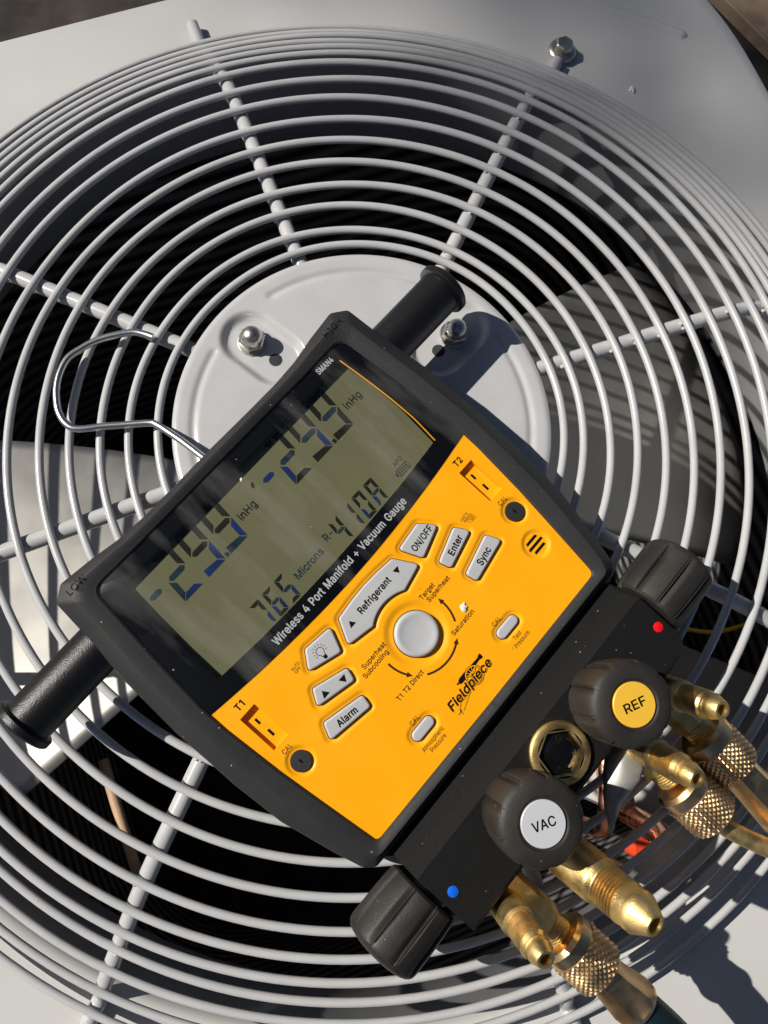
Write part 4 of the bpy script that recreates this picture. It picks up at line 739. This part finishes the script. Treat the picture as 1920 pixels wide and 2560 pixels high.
for P in sl_: flat('speaker_slot', P, -0.86, M['ink'], face)

# ---- display: black mask, window, LCD, lens
lens_out = [q for q in inner if q[1] > top_edge(q[0]) + 0.5]
bot = [(x, top_edge(x)) for x in [90.0 - 180.0 * k / 60 for k in range(61)]]
# outline counter-clockwise: right bottom corner -> up over the top -> left bottom -> back along the lower edge
lo = round_poly(ifull, irad, 7)
lo = ccw(lo)
upper = sorted([q for q in lo if q[1] > 45.2], key=lambda q: math.atan2(q[1] - 45, q[0]))
lens = [(90.35, 44.6)] + upper + [(-90.35, 44.6)] + [(-x, y) for x, y in bot]
WIN = [(76.6, 53.0), (78.2, 76), (77.2, 96), (74.6, 113.6), (-73.6, 113.6), (-75.0, 96), (-76.0, 76), (-76.4, 53.0), (-50, 50.9), (-20, 49.8), (0, 49.6), (20, 49.8), (50, 50.9)]
win = ccw(round_poly(WIN, [1.0, 25, 25, 1.0, 1.0, 25, 25, 1.0, 0, 0, 0, 0, 0], 5))
WC = (0, 80)
la = sorted([2 * PI * k / 300 for k in range(300)] + [math.atan2(y - WC[1], x - WC[0]) % (2 * PI) for x, y in lens + win])
LO = [polar_hit(lens, a, WC) for a in la]; WI = [polar_hit(win, a, WC) for a in la]
mask = stack('display_bezel', [(LO, -1.0), (LO, 0.25), (lerp2(LO, WI, 0.03), 0.45), (WI, 0.45), (WI, -0.4), (lerp2(WI, [WC] * len(la), -0.02), -3.3)], M['mask'], gauge, False, False, 30)
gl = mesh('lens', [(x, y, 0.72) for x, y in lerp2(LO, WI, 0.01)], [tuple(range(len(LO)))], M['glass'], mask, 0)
text('Wireless 4 Port Manifold + Vacuum Gauge', -47.6, 43.0, 92.6, mask, M['white_ink'], w=0.52, cap=3.9, bold=0.027)
text('SMAN4', 62.6, 116.8, 10.6, mask, M['white_ink'], w=0.52, rot=rad(-2), cap=2.9, bold=0.03)
edge = []
for k in range(33):
    t = k / 32; v = 114.5 - 61.5 * t; u = 74.9 + 3.7 * math.sin(PI * min(1, t * 1.02) * 0.62) ** 1.0 - 1.6 * max(0, t - 0.75) / 0.25 * 0.5; edge.append((u, v))
V = [(u, v, 0.50) for u, v in edge] + [(u + 0.62, v + 0.1, 0.50) for u, v in edge]
mesh('edge_trim', V, [(k, k + 1, 33 + k + 1, 33 + k) for k in range(32)], M['yellow'], mask, 0)
lcd = flat('lcd_screen', [(-81, 46.5), (81, 46.5), (81, 121), (-81, 121)], -3.2, M['lcd'], gauge)
DW = -3.05; TK = 1.15
def seg7(ch, x, y, W, H, t, sl=0.12, cols=None):
    """seven-segment figure, base left corner at x, y"""
    on = {'2': 'abged', '9': 'abfgcd', '7': 'abc', '6': 'afgedc', '5': 'afgcd', '4': 'fgbc', '1': 'bc', '0': 'abcdef', 'A': 'abcefg', '-': 'g'}[ch]
    pt = {'a': ((0, H), (W, H)), 'b': ((W, H), (W, H / 2)), 'c': ((W, H / 2), (W, 0)), 'd': ((0, 0), (W, 0)), 'e': ((0, H / 2), (0, 0)), 'f': ((0, H), (0, H / 2)), 'g': ((0, H / 2), (W, H / 2))}
    out = {}; t *= TK
    for s_ in on:
        (ax, ay), (bx, by) = pt[s_]; A = Vector((ax, ay)); B = Vector((bx, by)); d = (B - A).normalized(); n = Vector((-d.y, d.x))
        inn = Vector((W / 2, H / 2)); mid = (A + B) / 2
        if n.dot(inn - mid) < 0: n = -n
        g = t * 0.12
        if s_ == 'g': P = [A + d * (g + t * .2), A + d * (t * .7 + g) + n * t * .5, B - d * (t * .7 + g) + n * t * .5, B - d * (g + t * .2), B - d * (t * .7 + g) - n * t * .5, A + d * (t * .7 + g) - n * t * .5]
        else: P = [A + d * g + n * 0, B - d * g + n * 0, B - d * (t + g) + n * t, A + d * (t + g) + n * t]
        if s_ == 'd' and ch in '29': P = [A + d * (g if ch == '2' else 0.2), B - d * g, B - d * (t + g) + n * t, A + d * (t + g if ch == '2' else .2) + n * t * (1.35 if ch == '9' else 1)]
        P = [(x + q.x + q.y * sl, y + q.y) for q in P]
        out.setdefault((cols or {}).get(s_, 'seg'), []).append(P)
    for c, polys in out.items(): joined('lcd_digit', polys, DW, M[c], lcd)
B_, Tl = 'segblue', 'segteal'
for dx, low in ((0.0, True), (75.6, False)):
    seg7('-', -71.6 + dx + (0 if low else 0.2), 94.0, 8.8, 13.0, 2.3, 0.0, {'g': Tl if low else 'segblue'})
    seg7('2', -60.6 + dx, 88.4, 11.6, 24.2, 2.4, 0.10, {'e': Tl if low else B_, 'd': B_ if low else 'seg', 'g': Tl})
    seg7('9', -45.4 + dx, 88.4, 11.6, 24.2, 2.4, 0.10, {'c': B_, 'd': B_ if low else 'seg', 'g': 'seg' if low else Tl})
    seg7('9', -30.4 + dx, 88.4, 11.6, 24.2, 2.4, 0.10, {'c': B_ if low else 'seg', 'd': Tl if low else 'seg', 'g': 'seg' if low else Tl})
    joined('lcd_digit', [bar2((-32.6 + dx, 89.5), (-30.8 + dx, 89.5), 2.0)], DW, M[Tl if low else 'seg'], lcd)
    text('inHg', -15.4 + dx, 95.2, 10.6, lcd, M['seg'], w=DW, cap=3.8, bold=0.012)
joined('lcd_digit', [[(0.2 + 0.8 * math.cos(t / 2), 102.8 + 0.8 * math.sin(t / 2)) for t in range(12)]], DW, M['seg'], lcd)
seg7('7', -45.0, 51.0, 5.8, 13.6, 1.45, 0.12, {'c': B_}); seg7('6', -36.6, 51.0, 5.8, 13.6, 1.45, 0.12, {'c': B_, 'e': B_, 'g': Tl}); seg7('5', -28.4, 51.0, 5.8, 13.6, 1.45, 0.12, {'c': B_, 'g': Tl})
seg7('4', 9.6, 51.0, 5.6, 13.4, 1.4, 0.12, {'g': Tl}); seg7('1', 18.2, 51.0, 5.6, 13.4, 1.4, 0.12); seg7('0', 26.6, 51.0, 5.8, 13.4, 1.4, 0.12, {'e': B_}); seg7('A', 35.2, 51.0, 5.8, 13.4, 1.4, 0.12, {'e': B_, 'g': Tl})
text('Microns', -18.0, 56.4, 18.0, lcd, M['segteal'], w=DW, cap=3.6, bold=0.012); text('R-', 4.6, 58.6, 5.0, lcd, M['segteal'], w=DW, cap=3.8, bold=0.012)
text('APO', 54.8, 58.9, 6.0, lcd, M['seg'], w=DW, cap=2.2)
bx, by = 53.4, 53.4
bt = [bar2((bx, by), (bx + 7.4, by), 0.3), bar2((bx, by + 3.8), (bx + 7.4, by + 3.8), 0.3), bar2((bx + 7.4, by - .15), (bx + 7.4, by + 3.95), 0.3), bar2((bx, by - .15), (bx, by + 3.95), 0.3), bar2((bx - 0.9, by + 0.9), (bx - 0.9, by + 2.9), 0.8)]
for k in range(5): bt.append(bar2((bx + 1.0 + 1.3 * k, by + .6), (bx + 1.0 + 1.3 * k, by + 3.2), 0.75))
joined('battery_mark', bt, DW, M['seg'], lcd)

# ---- side posts for parking hoses
for sg in (-1, 1):
    pr = [(0, 12.0), (46, 12.0), (52.2, 12.0), (52.6, 14.0), (53.2, 14.6), (56.0, 14.6), (56.8, 13.8), (57.0, 12.0), (56.2, 0.01)]
    lathe('hose_post', pr, (sg * 94.0, 104.2, -15.0), (sg, 0, 0), M['black'], gauge, 56)
# ---- stainless hanging hook
hk = [(-104.1, 63.3, 7.0), (-108.9, 66.2, 6.4), (-115.1, 68.3, 6), (-125.8, 68.0, 5.6), (-134.8, 66.5, 5.2), (-142.0, 63.6, 5), (-149.7, 59.1, 5), (-154.3, 51.9, 5), (-156.8, 44.3, 5), (-157.6, 36.4, 5), (-157.0, 29.1, 5), (-154.0, 22.3, 5), (-148.4, 18.4, 5), (-134.1, 17.7, 5), (-120.5, 16.5, 5.4), (-111.1, 15.5, 6), (-107.0, 13.2, 7), (-96.5, 2.4, 11.0), (-87.1, -8.5, 15.0), (-79.0, -18.1, 19.0), (-60, -40, 26)]
gi = gm.inverted()
hkl = [tuple((gi @ (Vector(p) * S)) / S) for p in hk]
tube('hanging_hook', spline(hkl, 5), 1.9, M['steel'], gauge, 16)

# ---- manifold block
def block_ring(u, e=0.0):
    # cross-section in (v, w)
    return [(-59.5, -22), (-59.5, -3.5), (-62.0, -1.5), (-70.6 , 11.4), (-71.6, 12.0), (-104.5, 12.0), (-106.6, 10.2), (-107.0, 8.0), (-107.0, -20), (-104, -23)]
V = []; Fc = []; us = [-82.2, -81.6, 70, 78, 82.6, 84.6, 85.2]
for i, u in enumerate(us):
    sec = block_ring(u)
    for v, w_ in sec:
        if u in (-82.2, 85.2): v = -83 + (v + 83) * 0.985; w_ = -2 + (w_ + 2) * 0.97
        if i >= 3:                            # rounded front corner at the right end
            d = {3: 0.6, 4: 2.6, 5: 5.4, 6: 8.6}[i]
            if v < -95: v += d
        V.append((u, v, w_))
ns = 10
for i in range(len(us) - 1):
    for k in range(ns): k2 = (k + 1) % ns; Fc.append((i * ns + k, i * ns + k2, (i + 1) * ns + k2, (i + 1) * ns + k))
Fc.append(tuple(range(ns))[::-1]); Fc.append(tuple((len(us) - 1) * ns + k for k in range(ns)))
block = mesh('manifold_block', V, Fc, M['block'], gauge, 30)
for (u, v), mt_ in (((-75.7, -87.4), 'blue_dot'), ((80.2, -88.0), 'red_dot')):
    lathe('colour_dot', [(0, 2.5), (0.25, 2.5), (0.4, 2.2), (0.42, 0.01)], (u, v, 12.0), (0, 0, 1), M[mt_], block, 28)
# sight glass
sg_ = lathe('sight_glass', [(0, 14.8), (1.6, 14.8), (2.6, 14.0), (2.9, 12.6), (2.6, 11.2)], (2.2, -87.2, 12.0), (0, 0, 1), M['brass'], gauge, 60, None, False)
hexr = lambda t, r, a_: r / max(math.cos(((a_ + 0.2) % (PI / 3)) - PI / 6), 0.5) * 0.94
lathe('hex_socket', [(2.75, 11.0), (2.7, 10.2), (-1.0, 10.0), (-1.5, 7.2)], (2.2, -87.2, 12.0), (0, 0, 1), M['brass'], sg_, 60, hexr, False)
lathe('glass_eye', [(0.2, 10.0), (0.3, 8.4), (0.5, 7.6), (1.6, 6.0), (2.1, 3.4), (2.3, 0.01)], (2.2, -87.2, 12.0), (0, 0, 1), mat('sight_black', (0.004, 0.004, 0.004), 0.08), sg_, 40, None, False)
# fluted knobs
def knob_r(N, depth):
    def f(t, r, a):
        p = (a * N / (2 * PI)) % 1.0
        k = (1.0 - sst(0.0, 0.30, p)) * sst(0.0, 0.012, p) + 0.55 * sst(0.90, 1.0, p) * (1 - sst(0.99, 1.0, p))
        tt = t / 30.0
        fade = sst(1.02, 0.86, tt) * (0.35 + 0.65 * sst(0.0, 0.16, tt))
        return r - depth * k * fade if r > 12.2 else r
    return f
def knob(p0, d, L_=30.0, cap=None, word=None, R0=19.4, N=9):
    k = L_ / 30.0
    pr = [(0, 13), (0.2 * k, 16.6), (1.2 * k, 18.0), (3 * k, 18.4), (6.5 * k, 18.6), (12 * k, R0 - 0.1), (20 * k, R0), (24.6 * k, R0), (26.2 * k, R0 - 0.3), (27.2 * k, R0 - 1.0), (28.0 * k, R0 - 2.0), (28.5 * k, R0 - 3.2), (29.0 * k, R0 - 5.0), (29.4 * k, 12.2), (29.5 * k, 11.3)]
    if cap: pr += [(28.9 * k, 10.9), (28.6 * k, 10.4), (28.6 * k, 0.01)]
    else: pr += [(29.5 * k, 0.01)]
    ob = lathe('valve_knob', pr, p0, d, M['knob'], gauge, 270, knob_r(N, 1.7), True, 24)
    if cap:
        top = Vector(p0) + Vector(d).normalized() * 28.5 * k
        cp = lathe('knob_cap', [(0, 9.8), (0.9, 9.8), (1.15, 9.5), (1.2, 0.01)], top, d, M[cap], ob, 56)
        text(word, top.x - 5.2, top.y - 1.3, 10.4, ob, M['ink'], w=top.z + 1.27, rot=rad(0), cap=3.9, bold=0.022) if False else None
    return ob
def turned(u, v, a): c, s_ = math.cos(a), math.sin(a); return (u * c - v * s_, u * s_ + v * c)
for (u, v), cap, word, ro in (((-29.2, -87.4), 'cap_white', 'VAC', -31), ((34.8, -87.6), 'cap_yellow', 'REF', -25)):
    lathe('valve_stem', [(0, 11), (6, 11)], (u, v, 11.5), (0, 0, 1), M['black'], gauge, 40)
    kb = knob((u, v, 14.5), (0, 0, 1), 32.1, cap, word)
    a = rad(ro); sx, sy = turned(-5.3, -2.0, a)
    text(word, u + sx, v + sy, 10.6, kb, M['ink'], w=14.5 + 28.5 * 1.07 + 1.27, rot=a, cap=4.0, bold=0.020)
for sg in (-1, 1):
    u0 = -82.4 if sg < 0 else 85.4
    lathe('valve_stem', [(-2, 11), (4, 11)], (u0, -82.5, -3), (sg, 0, 0), M['black'], gauge, 40)
    knob((u0 + sg * 2.0, -82.5, -3), (sg, 0, 0), 35.0, None, None, 19.0)

# ---- brass port fittings
def thread(t0, t1, r, pitch=1.35, dep=0.55):
    out = []; n = int((t1 - t0) / pitch)
    for k in range(n): a = t0 + k * pitch; out += [(a, r - dep), (a + pitch * .28, r - dep), (a + pitch * .5, r), (a + pitch * .72, r)]
    return out
def flare(name, p0, p1, r, parent, body=9.0, mt='brass', br=None):
    """male flare fitting from p0 (root) to p1 (mouth)"""
    d = Vector(p1) - Vector(p0); L_ = d.length; br = br or r * 1.12
    th = L_ * 0.32
    pr = [(0, br), (L_ * 0.42, br), (L_ * 0.44, r * 0.9)] + thread(L_ * 0.46, L_ * 0.46 + th, r, dep=r * 0.13, pitch=max(1.2, r * 0.2)) + \
         [(L_ * 0.80, r * 0.86), (L_ * 0.82, r * 0.86), (L_ * 0.83, r * 0.78), (L_ * 0.87, r * 0.78), (L_ * 0.88, r * 0.84), (L_ * 0.895, r * 0.84), (L_ * 0.99, r * 0.62), (L_, r * 0.58), (L_, r * 0.40), (L_ * 0.80, r * 0.36), (L_ * 0.79, 0.01)]
    return lathe(name, pr, p0, d, M[mt], parent, 48)
def prism(name, p0, p1, r, sides, mt, parent, r1=None):
    d = Vector(p1) - Vector(p0); L_ = d.length
    f = lambda t, rr, a: rr * math.cos(PI / sides) / max(math.cos((a % (2 * PI / sides)) - PI / sides), 0.3)
    return lathe(name, [(0, r * 0.9), (0.7, r), (L_ - 0.7, r1 or r), (L_, (r1 or r) * 0.92)], p0, d, M[mt], parent, sides * 8, f, True, 22)
TEES = [(-58.5, 'LOW'), (34.5, 'REF'), (62.5, 'HIGH')]
TIPS = {'LOW': ((-64.5, -114, -6), (-69.6, -127, 36)), 'REF': ((33.6, -118, -6), (31.6, -134.6, 36)), 'HIGH': ((62.4, -113, -6), (63.2, -125.4, 36))}
NUTC = {}
for u, kind in TEES:
    b = prism('port_fitting', (u, -104, -8), (u - 0.3, -139, -9.4), 9.2, 8, 'brass', gauge)
    lathe('thread', [(0, 7.6)] + thread(0.3, 9.5, 7.8, 1.5, 0.5) + [(10, 7.0)], (u - 0.3, -138.5, -9.4), (0, -1, -0.04), M['brass'], b, 40)
    flare('flare_mouth', *TIPS[kind], 7.0, b)
b = prism('port_fitting', (-29.6, -104, -8), (-29.2, -138, -9), 10.4, 8, 'brass', gauge)
va = Vector((-29.6, -117, -6)); vb_ = Vector((-29.8, -147.2, 52)); Lv = (vb_ - va).length
lathe('flare_mouth', [(0, 10.6), (8, 10.8), (Lv * 0.50, 10.8), (Lv * 0.52, 10.3), (Lv * 0.54, 8.9)] + thread(Lv * 0.55, Lv * 0.55 + 15.5, 9.6, 1.75, 1.15) + [(Lv * 0.81, 9.0), (Lv * 0.83, 9.3), (Lv * 0.87, 9.3), (Lv * 0.885, 8.8), (Lv * 0.985, 5.3), (Lv, 4.8), (Lv, 3.7), (Lv * 0.85, 3.4), (Lv * 0.849, 0.01)], va, vb_ - va, M['brass'], b, 56)
# crumpled metal tag hanging from the reference port
tp = [((23.5, -110.5, -3), (33.6, -121.8, 1)), ((17.4, -112.5, -3.5), (30.5, -125.0, 1)), ((11.5, -115.5, -3), (25.6, -128.2, 3)), ((7.6, -118.2, -2), (20.6, -129.6, 3)), ((3.6, -121.6, -2), (13.6, -131.0, 1)), ((-0.2, -126.0, -3), (7.4, -131.8, -2)), ((-3.6, -131.4, -5), (2.6, -134.4, -5)), ((-8.2, -137.4, -7), (-7.2, -138.3, -7.4))]
V = []; Fc = []; nb = 9
for a, c in tp:
    a = Vector(a); c = Vector(c)
    for k in range(nb + 1):
        t = k / nb; p = a.lerp(c, t); V.append((p.x + random.uniform(-.15, .15), p.y + random.uniform(-.15, .15), p.z + 2.6 * math.sin(PI * t) + 0.5 * math.sin(7 * t + a.x)))
for i in range(len(tp) - 1):
    for k in range(nb): q = i * (nb + 1) + k; Fc.append((q, q + 1, q + nb + 2, q + nb + 1))
tagob = mesh('metal_tag', V, Fc, M['foil'], gauge, 80)
md = tagob.modifiers.new('thick', 'SOLIDIFY'); md.thickness = 0.0004

# ------------------------------------------------------------------ charging hoses screwed to the ports
def gw(p): return tuple((gm @ (Vector(p) * S)) / S)
def knurl_nut(p0, d, parent, L_=27.0, R0=13.2):
    x, y, d = frame_of(d); p0 = Vector(p0); NA_, NL = 240, 110; V = []; Fc = []
    n1 = 26
    trif = lambda q: abs((q % 1.0) - 0.5) * 2
    for j in range(NL + 1):
        t = L_ * j / NL
        if t < 2.0: base = R0 - 2.0 + t; kn = 0
        elif t < 8: base = R0; kn = 0
        elif t > L_ - 2.2: base = R0 - 2.6 * ((t - L_ + 2.2) / 2.2) ** 1.5; kn = max(0, 1 - (t - L_ + 2.2) / 1.6)
        else: base = R0; kn = min(1, (t - 8) / 0.8)
        if t < 8 and t > 6.6: base = R0 - 0.35
        for k in range(NA_):
            a = 2 * PI * k / NA_; ph = a * n1 / (2 * PI); pz = t / 2.9
            h = min(trif(ph + pz), trif(ph - pz))
            r = base + (0.95 * h - 0.1) * kn
            V.append(tuple(p0 + d * t + (x * math.cos(a) + y * math.sin(a)) * r))
    for j in range(NL):
        for k in range(NA_): k2 = (k + 1) % NA_; Fc.append((j * NA_ + k, j * NA_ + k2, (j + 1) * NA_ + k2, (j + 1) * NA_ + k))
    Fc.append(tuple(range(NA_))[::-1]); Fc.append(tuple(NL * NA_ + k for k in range(NA_)))
    return mesh('knurled_nut', V, Fc, M['brass_knurl'], parent, 20)
def hose_thing(u, label, v0=-147.0):
    e = empty('charging_hose', gw((u, v0, -10)))
    tag(e, label, 'hose', 'hoses screwed to the manifold ports'); return e
def hp(e, ob): ob.parent = e; ob.matrix_parent_inverse = Matrix.Translation(e.location).inverted(); return ob
def crimp(a, b, r0, r1):
    d = Vector(b) - Vector(a); L_ = d.length
    f = lambda t, rr, an: rr * (1.0 if t > L_ * 0.88 or t < 2 else math.cos(PI / 6) / max(math.cos((an % (PI / 3)) - PI / 6), 0.5) * 1.06)
    return lathe('ferrule', [(0, r0 * 0.8), (1.5, r0), (L_ * 0.35, r0), (L_ * 0.8, r1 * 0.96), (L_ * 0.93, r1), (L_, r1 * 0.97), (L_, r1 * 0.8)], a, d, M['brass_knurl'], None, 72, f, True, 24)
# low side hose: straight, leaving at the bottom of the picture
hA = hose_thing(-58.5, 'dark charging hose with knurled brass nut on the port nearest the blue dot')
dA = EY * -1 + EN * -0.03
pA = Vector(gw((-58.9, -148.5, -9.6)))
hp(hA, knurl_nut(pA, dA, None))
f0 = pA + dA.normalized() * 25; f1 = pA + dA.normalized() * 51
hp(hA, crimp(f0, f1, 9.4, 11.6))
hp(hA, tube('rubber_hose', spline([f1 - dA * 6, f1 + dA * 15, f1 + dA * 45 + Vector((0, 0, -3)), f1 + dA * 110 + Vector((10, 0, -22)), f1 + dA * 220 + Vector((40, 0, -120)), f1 + dA * 260 + Vector((60, 0, -420)), f1 + dA * 270 + Vector((60, 0, -740))], 10), 9.2, M['hose'], None, 28))
# refrigerant hose: nut, bent brass tube, coupling
hB = hose_thing(34.4, 'charging hose with knurled brass nut and bent brass tube below the REF knob')
pB = Vector(gw((34.0, -151.0, -9.6))); dB = (EY * -1 + EN * -0.03).normalized()
hp(hB, knurl_nut(pB, dB, None))
e0 = pB + dB * 25; k1 = Vector(gw((35.0, -190, -9))); k2 = Vector(gw((40.0, -206.5, -6))); k3 = Vector(gw((44.5, -214, -3)))
hp(hB, tube('bent_tube', spline([e0, e0 + dB * 6, k1, k2, k3], 10), 4.6, M['brass'], None, 24))
dk = (k3 - k2).normalized()
hp(hB, lathe('coupling', [(0, 5), (0.6, 9.6), (2.2, 10.8), (5, 11.4), (9, 11.4), (11, 10.6), (12, 9.0), (30, 9.0)], k3 - dk * 3, dk, M['brass'], None, 48))
kb_ = k3 + dk * 26
hp(hB, tube('rubber_hose', spline([kb_ - dk * 4, kb_ + dk * 40, kb_ + dk * 120 + Vector((30, 10, -10)), kb_ + dk * 260 + Vector((120, 40, -160)), kb_ + dk * 290 + Vector((140, 40, -640))], 10), 8.6, M['hose'], None, 24))
# high side hose
hC = hose_thing(62.4, 'charging hose with knurled brass nut and hexagonal ferrule right of the REF knob')
pC = Vector(gw((62.0, -145.5, -9.6))); dC = (EY * -1 + EX * -0.06 + EN * -0.04).normalized()
hp(hC, knurl_nut(pC, dC, None))
g0 = pC + dC * 25; g1 = pC + dC * 62
hp(hC, crimp(g0, g1, 9.6, 11.2))
hp(hC, tube('rubber_hose', spline([g1 - dC * 6, g1 + dC * 30, g1 + dC * 100 + Vector((20, 0, -6)), g1 + dC * 240 + Vector((120, 0, -120)), g1 + dC * 270 + Vector((140, 0, -640))], 10), 9.0, M['hose'], None, 24))

# ------------------------------------------------------------------ flakes and crumbs
def flake(c, size, label, n=None, z=0.8):
    e_x, e_y, e_n = frame_of(n or (0, 0, 1)); V = []; Fc = []; K = 11
    c = Vector(c); rs = [size * random.uniform(0.55, 1.1) for _ in range(K)]
    for lay, (f, h) in enumerate(((1.0, 0), (0.92, z * .6), (0.5, z))):
        for k in range(K):
            a = 2 * PI * k / K; V.append(tuple(c + (e_x * math.cos(a) + e_y * math.sin(a) * 0.75) * rs[k] * f + e_n * (h * random.uniform(.7, 1.2))))
    for l_ in range(2):
        for k in range(K): k2 = (k + 1) % K; Fc.append((l_ * K + k, l_ * K + k2, (l_ + 1) * K + k2, (l_ + 1) * K + k))
    Fc.append(tuple(2 * K + k for k in range(K))); Fc.append(tuple(range(K))[::-1])
    ob = mesh('paint_flake', V, Fc, M['flake'], None, 30); tag(ob, label, 'flake', 'white flakes'); return ob
flake(gw((25.2, -11.6, 0.15)), 2.6, 'white flake on the yellow face above the word Saturation', EN, 0.9)
flake(gw((-1.6, 108.5, 0.75)), 1.05, 'tiny white flake on the display lens between the two readings', EN, 0.5)
flake((245.5, 254, PZ), 3.2, 'white flake lying on the grey top panel right of the bolt', None, 2.0)

# ------------------------------------------------------------------ surroundings
gr = flat('ground', [(-60000, -60000), (60000, -60000), (60000, 60000), (-60000, 60000)], -800, M['soil'], None); gr['kind'] = 'structure'
wd = beam('timber_board', (930, 960, -772), 320, 42, 26, rad(-62), M['wood'])
tag(wd, 'weathered brown timber board on the ground past the rounded cabinet corner', 'board')
# unseen tree added up-sun to cast soft broken shade over the cabinet's far right
Q = Vector((120, 215, -30)); TD = 15000.0
P0 = Q + to_sun * TD
ax_u = Vector((0, 0, 1)).cross(to_sun).normalized(); ax_v = to_sun.cross(ax_u).normalized()
lp = lambda p: p - to_sun * p.dot(to_sun)                       # along the sunbeam
edge_n = lp(Vector((math.cos(rad(42)), math.sin(rad(42)), 0)))  # shade lies on this side
edge_n.normalize(); edge_t = to_sun.cross(edge_n).normalized()
CR = 1800.0
cc = P0 + edge_n * (CR - 60)
tree = empty('added_shade_tree', (cc.x, cc.y, -800))
tag(tree, 'leafy tree added out of view to cast broken shade on the panel', 'tree')
V = []; Fc = []
rnd = random.Random(11)
for k in range(8500):
    while True:
        q = Vector((rnd.uniform(-1, 1), rnd.uniform(-1, 1), rnd.uniform(-1, 1)))
        if q.length < 1: break
    rr = q.length
    c = cc + q * CR
    n_ = Vector((rnd.gauss(0, 1), rnd.gauss(0, 1), rnd.gauss(0, 1))).normalized(); a_, b_, _ = frame_of(n_); L1 = rnd.uniform(45, 75); L2 = L1 * 0.55
    b0 = len(V); V += [tuple(c - a_ * L1), tuple(c + b_ * L2 - a_ * L1 * .2), tuple(c + a_ * L1), tuple(c - b_ * L2 - a_ * L1 * .2)]; Fc.append((b0, b0 + 1, b0 + 2, b0 + 3))
cr = mesh('crown', V, Fc, mat('leaf_green', (0.05, 0.09, 0.03), 0.6), None, 0)
cr.parent = tree; cr.matrix_parent_inverse = Matrix.Translation(tree.location).inverted(); cr['kind'] = 'stuff'
tk = tube('trunk', spline([(cc.x, cc.y, -850), (cc.x + 60, cc.y, 2500), (cc.x - 40, cc.y + 60, 5500), (cc.x, cc.y, cc.z), (cc.x + 50, cc.y, cc.z + 1600)], 6), [150 - 5 * i for i in range(25)], M['wood'], None, 14)
tk.parent = tree; tk.matrix_parent_inverse = Matrix.Translation(tree.location).inverted()
